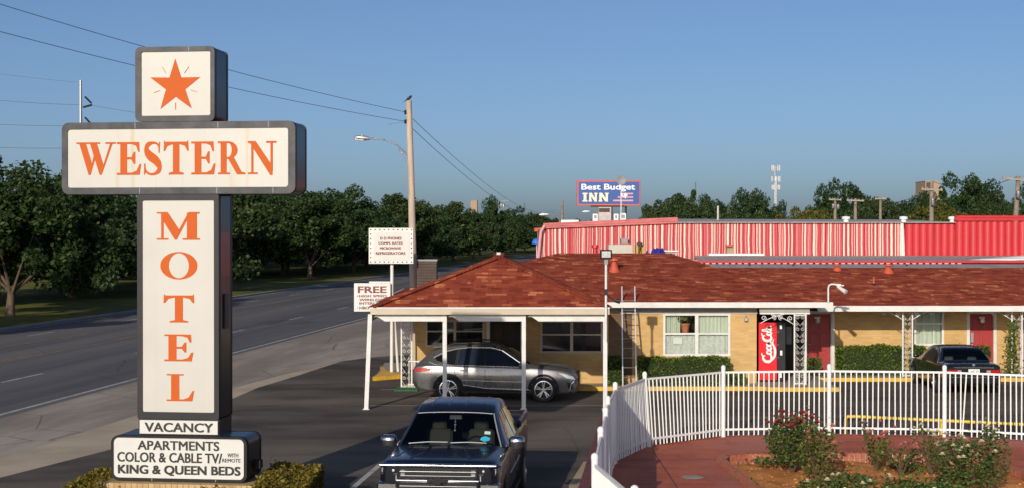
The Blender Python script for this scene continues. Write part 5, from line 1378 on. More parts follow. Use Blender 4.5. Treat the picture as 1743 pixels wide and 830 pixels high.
for i, (px, top, hw, d, k) in enumerate(back):
    h = ZD(top, d); wdt = hw*d/FOC
    if i == 9: r = K['y']; r["label"] = LBK['y']
    else: r = dup(K[k], (XD(px,d), d, 0), rngt.uniform(0, 6.28), LBK[k], BG)
    r.scale = (wdt/6.0*1.45, wdt/6.0*1.45, h/9.2*1.0)

# guard rail and low wall by the access road, parked vehicles beyond
gr = thing("guard_rail", "long dark guard rail along the far edge of the grass", "guard rail", RD(-71, 180, .12))
mb = MB(); mb.bar(RD(-71, 90, .75), RD(-71, 330, .75), .08, .28)
for k in range(40): mb.box(*(lambda p: (p.x-.06, p.x+.06, p.y-.06, p.y+.06))(RD(-71, 92+6*k)), .1, .72)
mb.build("rail", M['darkmetal'], gr)
lw = thing("low_wall", "long low pale wall behind the dark guard rail", "wall", RD(-73, 180, 0))
MB().bar(RD(-73, 90, .25), RD(-73, 340, .25), .3, .5).build("wall", M['concrete'], lw)

# ================================================================== TERRACE, FENCE, PLANTER
TZ = 0.25
FP = [(1.47,17.6),(1.14,20.2),(1.39,23.0),(1.63,25.6),(1.79,27.4),(2.11,30.0),(2.92,32.3),(4.88,33.9),(7.39,34.2),(9.99,33.9),(12.5,32.7),(14.9,31.0)]
out = [(x-.16, y+.02) for x, y in FP[:6]] + [(2.8,32.46),(4.86,34.08),(7.39,34.38),(10.03,34.08),(12.6,32.87),(15.0,31.17)]
inn = [(x-.06, y) for x, y in FP[:6]] + [(2.85,32.40),(4.87,34.0),(7.39,34.3),(10.01,34.0),(12.56,32.8),(14.96,31.1)]
# terrace with a hole for the flower bed is built as a ring of slabs: bed edge below
BED = [(4.55,24.5),(4.42,27.0),(4.33,29.2),(4.28,30.2),(4.45,30.75),(4.95,31.05),(6.2,31.15),(7.6,31.2),(9.0,31.0),(9.75,30.2),(10.05,28.6),(10.0,26.5),(9.8,24.5)]
bm = bmesh.new()
ov = [bm.verts.new((x, y, TZ)) for x, y in [(1.3,14.0)] + inn + [(20,26),(20,14)]]
iv = [bm.verts.new((x, y, TZ)) for x, y in BED]
es = [bm.edges.new((ov[i], ov[(i+1) % len(ov)])) for i in range(len(ov))] + [bm.edges.new((iv[i], iv[(i+1) % len(iv)])) for i in range(len(iv))]
bmesh.ops.triangle_fill(bm, use_beauty=True, edges=es)
me = bpy.data.meshes.new("terrace"); bm.to_mesh(me); bm.free(); me.materials.append(M['redconc'])
o = bpy.data.objects.new("terrace", me); COL.objects.link(o); tag(o, kind="structure")
mb = MB()
for (a, b), (c, d) in zip(zip(out[:-1], out[1:]), zip(inn[:-1], inn[1:])):
    mb.add([(*a,0),(*b,0),(*d,0),(*c,0),(*a,TZ+.02),(*b,TZ+.02),(*d,TZ+.02),(*c,TZ+.02)], [(0,3,2,1),(4,5,6,7),(0,1,5,4),(1,2,6,5),(2,3,7,6),(3,0,4,7)])
o = mb.build("terrace_kerb", M['redkerb'], origin=(2, 25, 0)); tag(o, kind="structure")

slab("red_kerb", [(.68, 22), (.90, 22), (1.60, 28.9), (2.58, 38.6), (2.36, 38.7), (1.38, 28.9)], 0.0, .17, M['redkerb'])
fence = thing("picket_fence", "white metal picket fence with round-topped posts curving round the red terrace", "fence", (7, 33, TZ))
def fence_post(x, y, lean=0.0):
    p = MB().tube([(x+lean, y, TZ), (x, y, TZ+1.58)], .05, 12).build("post", M['fencewhite'], fence, smooth=50)
    MB().lathe([(.054,-.02),(.054,.02),(.045,.05),(.02,.068),(.004,.07)], (x, y, TZ+1.59), n=12).build("cap", M['fencewhite'], p, smooth=60)
for i, (x, y) in enumerate(FP): fence_post(x, y, .10 if i == 6 else 0)
rp = random.Random(3)
for i, ((x0, y0), (x1, y1)) in enumerate(zip(FP[:-1], FP[1:])):
    mb = MB(); a, b = Vector((x0, y0, 0)), Vector((x1, y1, 0)); L = (b-a).length; t = (b-a)/L
    l0 = .10 if i == 6 else 0; l1 = .10 if i == 5 else 0
    lean = lambda f, z: (l0*(1-f)+l1*f)*(1-z/1.55)
    for z in (1.49, .17):
        mb.bar(a+t*.05+Vector((lean(0,z),0,TZ+z)), b-t*.05+Vector((lean(1,z),0,TZ+z)), .035, .045)
    n = max(4, int(round(L/.122)))
    for k in range(1, n):
        p = a + t*(L*k/n); f = k/n
        bend = rp.uniform(-.012,.012)
        if i == 9 and k == 4: bend = -.09
        q0, q1 = p+Vector((lean(f,0)+bend,0,TZ+.03)), p+Vector((lean(f,1.49),0,TZ+1.465))
        mb.bar(q0, q1, .026, .026, up=(0,1,0))
    mb.build("picket_panel", M['fencewhite'], fence)

bed = thing("flower_bed", "brick-edged flower bed of orange-brown soil in the red terrace", "flower bed", (7, 28, TZ))
bm = bmesh.new()
def soilz(x, y): return .10 + .035*math.sin(x*2.1+y)*math.sin(y*1.7) + .02*math.sin(x*7.3)*math.sin(y*6.1)
N = 40
def inside(x, y, P):
    c = False; j = len(P)-1
    for i in range(len(P)):
        if (P[i][1] > y) != (P[j][1] > y) and x < (P[j][0]-P[i][0])*(y-P[i][1])/(P[j][1]-P[i][1])+P[i][0]: c = not c
        j = i
    return c
mb = MB(); nx, ny = 70, 70
gx0, gx1, gy0, gy1 = 4.1, 10.2, 24.4, 31.3
V = [(gx0+(gx1-gx0)*i/nx, gy0+(gy1-gy0)*j/ny) for i in range(nx+1) for j in range(ny+1)]
mb.add([(x, y, soilz(x, y)) for x, y in V], [(i*(ny+1)+j, (i+1)*(ny+1)+j, (i+1)*(ny+1)+j+1, i*(ny+1)+j+1) for i in range(nx) for j in range(ny)])
so = mb.build("soil", M['soil'], bed, smooth=80)
so["kind"] = "stuff"
rg = np.random.default_rng(77); mb = MB()
for k in range(420):
    x, y = rg.uniform(4.4, 9.9), rg.uniform(26.5, 31.0)
    if inside(x, y, BED): mb.ball((x, y, soilz(x, y)+.004), abs(rg.normal(.010, .009))+.006, 3, (1.2, 1, .7))
pb_ = mb.build("soil_clod", M['soil'], bed, smooth=60); pb_["kind"] = "stuff"
mb, mm = MB(), MB()
per = []
for a, b in zip(BED[:-1], BED[1:]):
    a, b = Vector((*a, 0)), Vector((*b, 0)); L = (b-a).length; t = (b-a)/L; nn = Vector((-t.y, t.x, 0))
    n = max(1, int(L/.115))
    for k in range(n):
        p = a + t*(L*(k+.5)/n)
        for z0_, z1_ in ((.02, .15), (.165, .30)):
            mb.bar(p - nn*.02 + Vector((0,0,z0_)), p - nn*.02 + Vector((0,0,z1_)), L/n*.84, .20 if z1_ > .2 else .17, up=nn)
    mm.bar(a - nn*.02 + Vector((0,0,.14)), b - nn*.02 + Vector((0,0,.14)), .15, .27)
mb.build("edging_brick", M['brickred'], bed); mm.build("mortar_bed", M['mortar'], bed)

# roses
def blossom(mb, c, r, rng):
    for k in range(3):
        rr = r*(1-.25*k); n = 6
        for i in range(n):
            a = 2*math.pi*i/n + k*.5; d = Vector((math.cos(a), math.sin(a), .35+.5*k)).normalized()
            s_ = Vector((-math.sin(a), math.cos(a), 0)); c_ = Vector(c) + Vector((0,0,r*.25*k))
            mb.quad(c_, c_+d*rr*.7+s_*rr*.55, c_+d*rr*1.05, c_+d*rr*.7-s_*rr*.55)
def rose(px, pyb, label, h, wdt, petal, leafm, nleaf, nbl, seed, sparse=False, fl=(.65, 1.05), leaf=.045, z=.13):
    p = PZ(px, pyb, z); rng = np.random.default_rng(seed)
    t = thing("rose_bush", label, "rose bush", p, 0, "rose bushes in the flower bed")
    mb = MB(); tips = []
    nc = 9 if not sparse else 8
    for i in range(nc):
        a = rng.uniform(0, 6.28); r_ = wdt*rng.uniform(.2, .95); hh = h*rng.uniform(.6, 1.0)
        q = [(0,0,-.05), (r_*.4*math.cos(a), r_*.4*math.sin(a), hh*.45), (r_*.8*math.cos(a+.2), r_*.8*math.sin(a+.2), hh*.8), (r_*math.cos(a+.3), r_*math.sin(a+.3), hh)]
        mb.tube(q, [.018,.013,.009,.005], 5); tips.append(q)
    mb.build("stem", M['stem'], t, local=True)
    P = []
    for i in range(int(nleaf*1.25)):
        if sparse or rng.random() < .45:
            q = tips[rng.integers(nc)]; f = rng.uniform(.25, 1.0)*3; k = min(2, int(f)); g = f-k
            c = np.array(q[k])*(1-g)+np.array(q[k+1])*g + rng.normal(0, .06 if sparse else .10, 3)
        else:
            d = rng.normal(size=3); d /= np.linalg.norm(d); d *= rng.uniform(.5, 1)**.5
            c = np.array([d[0]*wdt*.9, d[1]*wdt*.9, h*.52+d[2]*h*.46])
        if c[2] > .02: P.append(c)
    leaf_obj("foliage", np.array(P), leaf*.78, leafm, t, seed, up=.5)
    mb = MB()
    for i in range(nbl):
        if i < nc: c = np.array(tips[i][3]) + np.array([0,0,.02])
        else:
            a = rng.uniform(0, 6.28); r_ = wdt*rng.uniform(.2,.95); c = np.array([r_*math.cos(a), r_*math.sin(a), h*rng.uniform(*fl)])
        blossom(mb, c, rng.uniform(.05, .08), rng)
    mb.build("blossom", petal, t, local=True)
    return t
rose(1350, 800, "tall bushy rose with crimson blooms, leftmost in the bed", 1.12, .62, M['petalred'], M['roseleaf'], 1900, 36, 31, fl=(.8, 1.05), leaf=.05)
rose(1392, 822, "bright green rose with pale pink blooms beside the crimson one", 1.15, .42, M['petalpink'], M['roseleafb'], 700, 12, 32, leaf=.05)
rose(1492, 800, "sparse rose with salmon pink blooms in the middle of the bed", .98, .40, M['petalpink'], M['roseleafb'], 420, 12, 33, True)
rose(1535, 806, "thin low rose with a few pink blooms right of the salmon one", .62, .34, M['petalpink'], M['roseleaf'], 260, 5, 34, True)
rose(1585, 806, "leggy rose with yellow blooms near the yellow barrier's end", .95, .38, M['petalcream'], M['roseleafb'], 380, 9, 35, True)
rose(1640, 840, "wide rose with cream blooms at the right of the bed", 1.05, .62, M['petalcream'], M['roseleaf'], 1300, 22, 36, leaf=.048)
rose(1685, 838, "upright rose with white blooms, rightmost in the bed", 1.22, .45, M['petalcream'], M['roseleaf'], 700, 12, 37, leaf=.048)
rose(1450, 868, "low dark rose with few blooms at the front of the bed", .66, .62, M['petalcream'], M['roseleaf'], 1100, 5, 38, leaf=.05)
rose(1545, 872, "low spreading rose without open blooms at the front", .58, .62, M['petalcream'], M['roseleaf'], 1000, 2, 39, leaf=.05)
rose(1395, 872, "leafy low rose with small cream blooms at the front left of the bed", .60, .50, M['petalcream'], M['roseleafb'], 800, 5, 40, leaf=.05)
rose(1600, 880, "dense low rose at the front edge before the cream rose", .62, .60, M['petalcream'], M['roseleaf'], 1100, 3, 46, leaf=.05)
def weed(px, py, label, n, wx, wy, seed, m_=None, leaf=.04):
    p = PZ(px, py, .12); rng = np.random.default_rng(seed)
    t = thing("weed_patch", label, "weeds", p, 0, "weed patches on the bare soil"); t["kind"] = "stuff"
    leaf_obj("foliage", np.stack([rng.normal(0, wx, n), rng.normal(0, wy, n), np.abs(rng.normal(0, .05, n))+.02], 1), leaf, m_ or M['roseleaf'], t, seed)
weed(1308, 788, "flat green weeds between the brick edge and the crimson rose", 240, .20, .30, 41)
weed(1258, 826, "low green weeds at the lower left of the bed", 200, .18, .25, 42)
weed(1556, 800, "dry green weeds between the middle roses", 200, .22, .3, 43, M['roseleafb'])
weed(1600, 822, "small weeds in the open soil left of the cream rose", 60, .12, .2, 44)
weed(1535, 800, "dark red ground plant at the foot of the salmon rose", 120, .10, .15, 45, leaf_mat("maroon_leaves", [(.06,.01,.015),(.12,.02,.03),(.05,.03,.02)]))
# lid and drain on the terrace
o = MB().lathe([(.20,0),(.22,.006),(.20,.012)], (*PZ(1179, 812, TZ+.002)[:2], TZ+.002), n=20).build("drain_lid", M['concrete']); tag(o, "round pale drain lid set in the red terrace", "drain lid")
bp = thing("pipe_barrier", "low yellow pipe barrier on the asphalt behind the fence", "barrier", (9.5, 36.2, 0))
yb = 36.2; x0 = XD(1440, yb); pts = [(x0, yb, .02), (x0, yb, .40), (x0+.06, yb, .445)]
x1, y1_ = XD(1743, 34.2)+1.5, 34.05
far = Vector((x1, y1_, .445)); near = Vector((x0+.06, yb, .445))
MB().tube([Vector((x0, yb, 0)), Vector((x0, yb, .38)), Vector((x0+.05, yb, .44)), near.lerp(far, .04), far], .042, 8).build("rail", M['yellowpipe'], bp, smooth=60)
for f in (.40, .80):
    q = near.lerp(far, f); MB().tube([(q.x, q.y, 0), (q.x, q.y, .41)], .042, 8).build("leg", M['yellowpipe'], bp, smooth=60)

# ================================================================== VEHICLES
def pchip(xs, ys):
    xs, ys = np.array(xs, float), np.array(ys, float)
    h = np.diff(xs); dl = np.diff(ys)/h; m = np.zeros_like(ys)
    m[0], m[-1] = dl[0], dl[-1]
    for i in range(1, len(xs)-1):
        if dl[i-1]*dl[i] > 0:
            w1, w2 = 2*h[i]+h[i-1], h[i]+2*h[i-1]
            m[i] = (w1+w2)/(w1/dl[i-1]+w2/dl[i])
    def f(x):
        i = int(np.clip(np.searchsorted(xs, x)-1, 0, len(h)-1)); t = (x-xs[i])/h[i]
        return float(ys[i]*(1+2*t)*(1-t)**2 + h[i]*m[i]*t*(1-t)**2 + ys[i+1]*t*t*(3-2*t) + h[i]*m[i+1]*t*t*(t-1))
    return f
class Shell:
    def __init__(s, spec, crown=.06):
        k = spec['y']
        s.y0, s.y1 = k[0], k[-1]
        s.zb, s.zs, s.zt, s.w, s.wt = [pchip(k, spec[n]) for n in ('zb', 'zs', 'zt', 'w', 'wt')]
        s.crown = crown
    def section(s, y):
        zb, zs, zt, w, wt = s.zb(y), s.zs(y), s.zt(y), s.w(y), s.wt(y); c = min(s.crown, max(.012, (zt-zs)*.55))
        zs = min(zs, zt-.02)
        return [(0, zb), (.90*w, zb), (.965*w, zb+.05), (.995*w, zb+.36*(zs-zb)), (w, zb+.66*(zs-zb)), (.985*w, zs-.04), (.965*w, zs),
                (.5*(.955*w+wt+.01), zs+.5*(zt-c-zs)), (wt+.012, zt-c), (wt-.035, zt-.42*c), (wt*.62, zt-.12*c), (wt*.3, zt-.02*c), (0, zt)]
    def side(s, y, z):
        S_ = s.section(y)[2:9]
        for (xa, za), (xb, zb) in zip(S_[:-1], S_[1:]):
            if za <= z <= zb + 1e-9: return xa + (xb-xa)*(z-za)/max(1e-6, zb-za)
        return S_[-1][0] if z > S_[-1][1] else S_[0][0]
    def top(s, x, y):
        S_ = s.section(y)[8:]
        for (xa, za), (xb, zb) in zip(S_[:-1], S_[1:]):
            if xb <= abs(x) <= xa: return za + (zb-za)*(xa-abs(x))/max(1e-6, xa-xb)
        return S_[0][1]
    def build(s, root, mat, regions, extra_y=()):
        ys = sorted(set([round(v, 4) for v in np.linspace(s.y0, s.y1, 76)]) | set(extra_y) | {r[1] for r in regions} | {r[2] for r in regions})
        secs = [s.section(y) for y in ys]; n = len(secs[0]); m = 2*n-2
        rows = []
        for y, sc_ in zip(ys, secs):
            rows.append([(x, y, z) for x, z in sc_] + [(-x, y, z) for x, z in sc_[-2:0:-1]])
        V = [p for r in rows for p in r]
        mbs = {'body': MB()}; geo = {}
        for r in regions: geo[r[0]] = MB()
        for i in range(len(ys)-1):
            for j in range(m):
                q = [i*m+j, i*m+(j+1) % m, (i+1)*m+(j+1) % m, (i+1)*m+j]
                ym = (ys[i]+ys[i+1])/2; jj = j if j < n-1 else m-1-j
                t = 'body'
                for nm, a, b, j0, j1, mm in regions:
                    if a <= ym <= b and j0 <= jj < j1: t = nm
                tgt = mbs['body'] if t == 'body' else geo[t]
                tgt.add([V[k] for k in q], [(0, 1, 2, 3)])
        mbs['body'].add(rows[0], [tuple(range(m))]); mbs['body'].add(rows[-1], [tuple(range(m))[::-1]])
        def weld(mb, name, mt):
            bm = bmesh.new(); vv = [bm.verts.new(p) for p in mb.v]
            for f in mb.f:
                try: bm.faces.new([vv[i] for i in f])
                except ValueError: pass
            bmesh.ops.remove_doubles(bm, verts=bm.verts, dist=1e-4)
            bmesh.ops.recalc_face_normals(bm, faces=bm.faces)
            me = bpy.data.meshes.new(name); bm.to_mesh(me); bm.free(); me.materials.append(mt)
            me.polygons.foreach_set("use_smooth", [True]*len(me.polygons)); me.set_sharp_from_angle(angle=R(32)); me.update()
            o = bpy.data.objects.new(name, me); COL.objects.link(o); o.parent = root; return o
        o = weld(mbs['body'], "body", mat); R_ = {'body': o}
        for nm, a, b, j0, j1, mm in regions: R_[nm] = weld(geo[nm], nm.split('.')[0], mm)
        return R_
    def panel(s, root, name, poly, sides, mat, off=.006, thick=.0):
        out = []
        for sd in sides:
            P = []
            for (ya, za), (yb, zb) in zip(poly, poly[1:]+poly[:1]):
                n = max(1, int(math.hypot(yb-ya, zb-za)/.10))
                P += [(ya+(yb-ya)*k/n, za+(zb-za)*k/n) for k in range(n)]
            bm = bmesh.new()
            vs_ = [bm.verts.new((0, y, z)) for y, z in P]
            f = bm.faces.new(vs_); bmesh.ops.triangulate(bm, faces=[f])
            for v in bm.verts: v.co.x = sd*(s.side(v.co.y, v.co.z)+off)
            me = bpy.data.meshes.new(name); bm.to_mesh(me); bm.free(); me.materials.append(mat)
            me.polygons.foreach_set("use_smooth", [True]*len(me.polygons))
            o = bpy.data.objects.new(name, me); COL.objects.link(o); o.parent = root; out.append(o)
        return out
    def lines(s, root, name, paths, sides, mat, wd=.012, off=.004):
        for sd in sides:
            mb = MB()
            for path in paths:
                Q = []
                for (ya, za), (yb, zb) in zip(path[:-1], path[1:]):
                    n = max(1, int(math.hypot(yb-ya, zb-za)/.10))
                    Q += [(ya+(yb-ya)*k/n, za+(zb-za)*k/n) for k in range(n)]
                Q.append(path[-1])
                P = [Vector((sd*(s.side(y, z)+off*.3), y, z)) for y, z in Q]
                for a, b in zip(P[:-1], P[1:]): mb.bar(a, b, off*2, wd, up=(sd, 0, 0)) if False else mb.bar(a, b, wd, off*2.4, up=(sd, 0, 0))
            mb.build(name, mat, root, local=True)

def wheel(root, x, y, r, wid, sd, spokes=5, rimr=None, mat=None, twin=False):
    rimr = rimr or r*.66; mat = mat or M['rim']
    t = MB().lathe([(rimr*.98, -wid/2), (r*.93, -wid/2), (r, -wid*.36), (r, wid*.36), (r*.93, wid/2), (rimr*.98, wid/2)], (x, y, r), 'x', 36).build("wheel", M['tyre'], root, smooth=40, local=True)
    xo = x + sd*wid/2
    MB().lathe([(rimr, -.02), (rimr, .004), (.02, .005)], (xo - sd*.06, y, r), 'x', 28).build("hub_back", M['rimdark'], t, local=True)
    mb = MB()
    P = [(rimr*1.0, -.03), (rimr*1.02, .008), (rimr*.93, .012), (rimr*.90, -.03)]
    vs_, n = [], 36
    for k in range(n):
        a = 2*math.pi*k/n
        for rr, h in P: vs_.append((xo + sd*h, y+rr*math.cos(a), r+rr*math.sin(a)))
    mb.add(vs_, [(k*4+j, k*4+(j+1)%4, ((k+1)%n)*4+(j+1)%4, ((k+1)%n)*4+j) for k in range(n) for j in range(4)])
    for k in range(spokes):
        a = 2*math.pi*(k+.25)/spokes
        for da in ((-.16, .16) if twin else (0,)):
            c, s_ = math.cos(a+da), math.sin(a+da); c0, s0 = math.cos(a+da*.4), math.sin(a+da*.4)
            mb.bar((xo - sd*.012, y+c0*rimr*.15, r+s0*rimr*.15), (xo - sd*.004, y+c*rimr*.95, r+s*0 if False else r+s_*rimr*.95), rimr*(.13 if twin else .2), .025, up=(1, 0, 0))
    mb.lathe([(rimr*.2, -.02), (rimr*.2, .006), (.01, .010)], (xo if sd > 0 else xo-.0, y, r), 'x', 16)
    mb.build("rim", mat, t, smooth=35, local=True)
    return t
def arc(y, z, r, a0=0, a1=180, n=18): return [(y+r*math.cos(R(a0+(a1-a0)*i/n)), z+r*math.sin(R(a0+(a1-a0)*i/n))) for i in range(n+1)]

def arches(sh, root, ys, r, mat, floor):
    for y in ys:
        lo = floor
        pts = [p for p in arc(y, r*.98, r+.075) ]
        pts = [(a, max(b, sh.zb(a)+.055)) for a, b in pts]
        sh.panel(root, "wheel_arch", pts + [(y-r-.07, sh.zb(y)+.055)], (-1, 1), mat, .008)

# ---- SUV under the carport
suv = thing("suv", "silver SUV parked side-on under the white carport", "car", (0, 0, 0))
sp = {'y':  [-2.44,-2.34,-2.05,-1.6,-1.08,-.70,-.25,.35,1.0,1.55,1.95,2.22,2.38,2.44],
      'zb': [.36,.27,.25,.25,.25,.25,.25,.25,.25,.26,.30,.36,.42,.55],
      'zs': [.70,.80,.90,.96,1.00,1.01,1.02,1.03,1.05,1.07,1.08,1.05,.98,.88],
      'zt': [.76,.88,.99,1.05,1.11,1.34,1.60,1.69,1.67,1.60,1.44,1.20,1.06,.95],
      'w':  [.70,.84,.91,.940,.946,.946,.946,.946,.946,.944,.930,.90,.85,.78],
      'wt': [.56,.70,.78,.80,.80,.72,.63,.60,.60,.60,.62,.70,.74,.66]}
sh = Shell(sp)
sh.build(suv, M['silver'], [("windshield", -1.02, -.22, 9, 12, M['darkglass']), ("rear_window", 1.72, 2.16, 9, 12, M['darkglass'])])
sh.panel(suv, "front_side_window", [(-.88, 1.04), (-.20, 1.48), (.10, 1.555), (.26, 1.565), (.26, 1.05)], (-1, 1), M['bluishglass'])
sh.panel(suv, "rear_side_window", [(.32, 1.05), (.32, 1.567), (.75, 1.56), (1.05, 1.535), (1.12, 1.06)], (-1, 1), M['bluishglass'])
sh.panel(suv, "quarter_window", [(1.18, 1.07), (1.13, 1.52), (1.42, 1.455), (1.78, 1.28), (1.72, 1.20)], (-1, 1), M['darkglass'])
sh.panel(suv, "black_pillar", [(.262, 1.05), (.262, 1.565), (.318, 1.567), (.318, 1.05)], (-1, 1), M['plastic'], .007)
sh.panel(suv, "black_pillar", [(1.125, 1.06), (1.06, 1.535), (1.125, 1.522), (1.175, 1.07)], (-1, 1), M['plastic'], .007)
sh.lines(suv, "window_trim", [[(-.92, 1.03), (1.75, 1.09), (1.95, 1.16)], [(-.90, 1.045), (-.20, 1.50), (.12, 1.575), (.75, 1.58), (1.12, 1.545), (1.44, 1.475), (1.82, 1.29)]], (-1, 1), M['chrome'], .02, .005)
sh.lines(suv, "door_seam", [[(-.86, 1.02), (-.90, .80), (-.86, .40)], [(.29, 1.03), (.29, .38)], [(1.14, 1.05), (1.20, .85), (.98, .55)]], (-1, 1), M['rimdark'], .012, .003)
sh.lines(suv, "side_moulding", [[(-.80, .60), (.26, .62), (.96, .645)]], (-1, 1), M['chrome'], .022, .006)
sh.panel(suv, "sill_cladding", [(-1.05, .30), (-1.02, .36), (.3, .40), (.85, .47), (.98, .44), (1.0, .31)], (-1, 1), M['plastic'], .006)
sh.lines(suv, "sill_trim", [[(-1.0, .37), (.3, .41), (.94, .51)]], (-1, 1), M['chrome'], .03, .010)
arches(sh, suv, (-1.43, 1.37), .385, M['plastic'], .3)
for y in (-1.43, 1.37):
    for sd in (-1, 1): wheel(suv, sd*.845, y, .375, .235, sd, 5, .262, twin=True)
for sd in (-1, 1):
    for y in (-.08-.02, .92):
        MB().bar((sd*(sh.side(y, .93)+.018), y+.10, .935), (sd*(sh.side(y, .93)+.018), y-.12, .925), .03, .03).build("door_handle", M['chrome'], suv, local=True)
    m_ = MB().ball((sd*1.03, -.78, 1.10), .105, 7, (1.0, .75, .75)).build("mirror", M['silver'], suv, smooth=60, local=True)
    MB().bar((sd*.90, -.76, 1.06), (sd*.99, -.77, 1.07), .05).build("mirror_stalk", M['plastic'], m_, local=True)
    hl = sh.panel(suv, "headlight", [(-2.36, .66), (-2.30, .76), (-1.98, .86), (-1.86, .86), (-2.10, .72)], (sd,), M['lens'], .008)[0]
    sh.panel(suv, "turn_lamp", [(-1.96, .87), (-1.80, .885), (-1.84, .862)], (sd,), M['amber'], .010)
    tl = sh.panel(suv, "tail_light", [(2.40, .86), (2.36, .98), (2.20, 1.01), (1.80, .99), (1.95, .91)], (sd,), M['redlight'], .010)[0]
    sh.panel(suv, "rear_reflector", [(2.40, .45), (2.42, .60), (2.34, .62), (2.28, .42)], (sd,), M['chrome'], .009)
    sh.panel(suv, "corner_intake", [(-2.40, .38), (-2.38, .60), (-2.12, .58), (-2.16, .40)], (sd,), M['plastic'], .008)
    sh.lines(suv, "grille_edge", [[(-2.41, .70), (-2.24, .55), (-2.20, .36)]], (sd,), M['chrome'], .03, .010)
    rr = MB(); rr.tube([(sd*.60, -.15, 1.60), (sd*.60, 0.0, 1.70), (sd*.59, .6, 1.735), (sd*.59, 1.2, 1.71), (sd*.60, 1.50, 1.63)], .022, 6)
    rr.build("roof_rail", M['chrome'], suv, smooth=60, local=True)
MB().prism([(-.50, .42), (.50, .42), (.58, .60), (.40, .84), (-.40, .84), (-.58, .60)], lambda u, v, h: (u, h, v), -2.46, -2.40).build("grille", M['plastic'], suv, local=True)
MB().bbox(-.66, .66, 1.55, 1.86, 1.585, 1.62, .015).build("roof_spoiler", M['silver'], suv, local=True)
suv.location = (XD(846, 43.9), 44.0, .008); suv.rotation_euler = (0, 0, R(90-3.5))

# ---- dark sedan parked nose-in at the wing
sed = thing("sedan", "dark green-black sedan seen from behind, parked nose-in at the wing", "car", (0, 0, 0))
sp = {'y':  [-2.45,-2.30,-1.9,-1.4,-1.05,-.7,-.32,.2,.75,1.05,1.35,1.62,2.0,2.35,2.45],
      'zb': [.34,.26,.22,.22,.22,.22,.22,.22,.22,.22,.24,.26,.28,.34,.46],
      'zs': [.60,.68,.80,.86,.88,.89,.90,.91,.92,.93,.93,.93,.92,.89,.84],
      'zt': [.66,.75,.88,.94,.98,1.16,1.36,1.42,1.40,1.35,1.20,1.03,1.00,.98,.92],
      'w':  [.72,.84,.90,.915,.92,.92,.92,.92,.92,.92,.918,.91,.89,.85,.80],
      'wt': [.60,.72,.78,.79,.78,.70,.62,.59,.60,.62,.68,.76,.76,.74,.70]}
sh = Shell(sp, .05)
sh.build(sed, M['sedanpaint'], [("windshield", -1.0, -.36, 9, 12, M['darkglass']), ("rear_window", .90, 1.58, 9, 12, M['windshield'])])
MB().box(-.66, .66, .1, 1.5, .80, .86).box(-.70, .70, -.3, .1, .5, 1.1).build("interior", M['plastic'], sed, local=True)
for x in (-.36, .36): MB().bbox(x-.14, x+.14, .86, .95, .93, 1.09, .03).build("headrest", M['grey'], sed, local=True)
sh.panel(sed, "front_side_window", [(-.86, .93), (-.34, 1.26), (-.02, 1.30), (.06, 1.30), (.06, .94)], (-1, 1), M['bluishglass'])
sh.panel(sed, "rear_side_window", [(.14, .94), (.14, 1.30), (.60, 1.28), (.98, 1.12), (1.05, .96)], (-1, 1), M['bluishglass'])
sh.lines(sed, "door_seam", [[(-.86, .9), (-.88, .35)], [(.10, .92), (.10, .32)], [(1.0, .93), (.80, .40)]], (-1, 1), M['rimdark'], .012, .003)
arches(sh, sed, (-1.45, 1.32), .335, M['rimdark'], .3)
for y in (-1.45, 1.32):
    for sd in (-1, 1): wheel(sed, sd*.82, y, .325, .20, sd, 7, .21)
for sd in (-1, 1):
    MB().ball((sd*1.0, -.66, .99), .10, 7, (1.0, .6, .7)).build("mirror", M['sedanpaint'], sed, smooth=60, local=True)
    tl = MB().bbox(min(sd*.36, sd*.80), max(sd*.36, sd*.80), 2.38, 2.465, .69, .82, .03).build("tail_light", M['redlight'], sed, local=True)
    MB().bbox(min(sd*.38, sd*.50), max(sd*.38, sd*.50), 2.462, 2.472, .71, .79, .005).build("reversing_lens", M['lens'], tl, local=True)
    MB().bar((sd*(sh.side(-.0, .82)+.015), -.1, .83), (sd*(sh.side(.1, .82)+.015), .05, .83), .025).build("door_handle", M['plastic'], sed, local=True)
MB().bbox(-.80, .80, 2.36, 2.52, .40, .62, .05).build("rear_bumper", M['sedanpaint'], sed, local=True)
MB().box(-.70, .70, 2.521, 2.528, .575, .60).build("bumper_strip", M['chrome'], sed, local=True)
MB().box(-.60, .60, 2.44, 2.462, .86, .885).build("trunk_trim", M['chrome'], sed, local=True)
pl_ = MB().bbox(-.17, .17, 2.468, 2.48, .68, .83, .005).build("licence_plate", M['fencewhite'], sed, local=True)
mb = MB(); put_text(mb, "LWC D1", .13, -.13, .715, .79, lambda u, v, h: (u, 2.481, v), 0, bold=.01); mb.build("lettering", M['black'], pl_, local=True)
MB().lathe([(.045, 0), (.045, .012), (.03, .014)], (0, 2.448, .94), 'y', 14).build("round_emblem", M['chrome'], sed, local=True)
MB().bar((-.80, 1.45, 1.12), (-.64, .95, 1.36), .02).bar((.80, 1.45, 1.12), (.64, .95, 1.36), .02).build("window_trim", M['chrome'], sed, local=True)
sed.location = (XD(1626, 47.0)-.05, 47.1, .008); sed.rotation_euler = (0, 0, R(180-2))

M['greychrome'] = pm("smoked_chrome", (0.22, 0.225, 0.24), 0.28, 1.0, var=0.05)
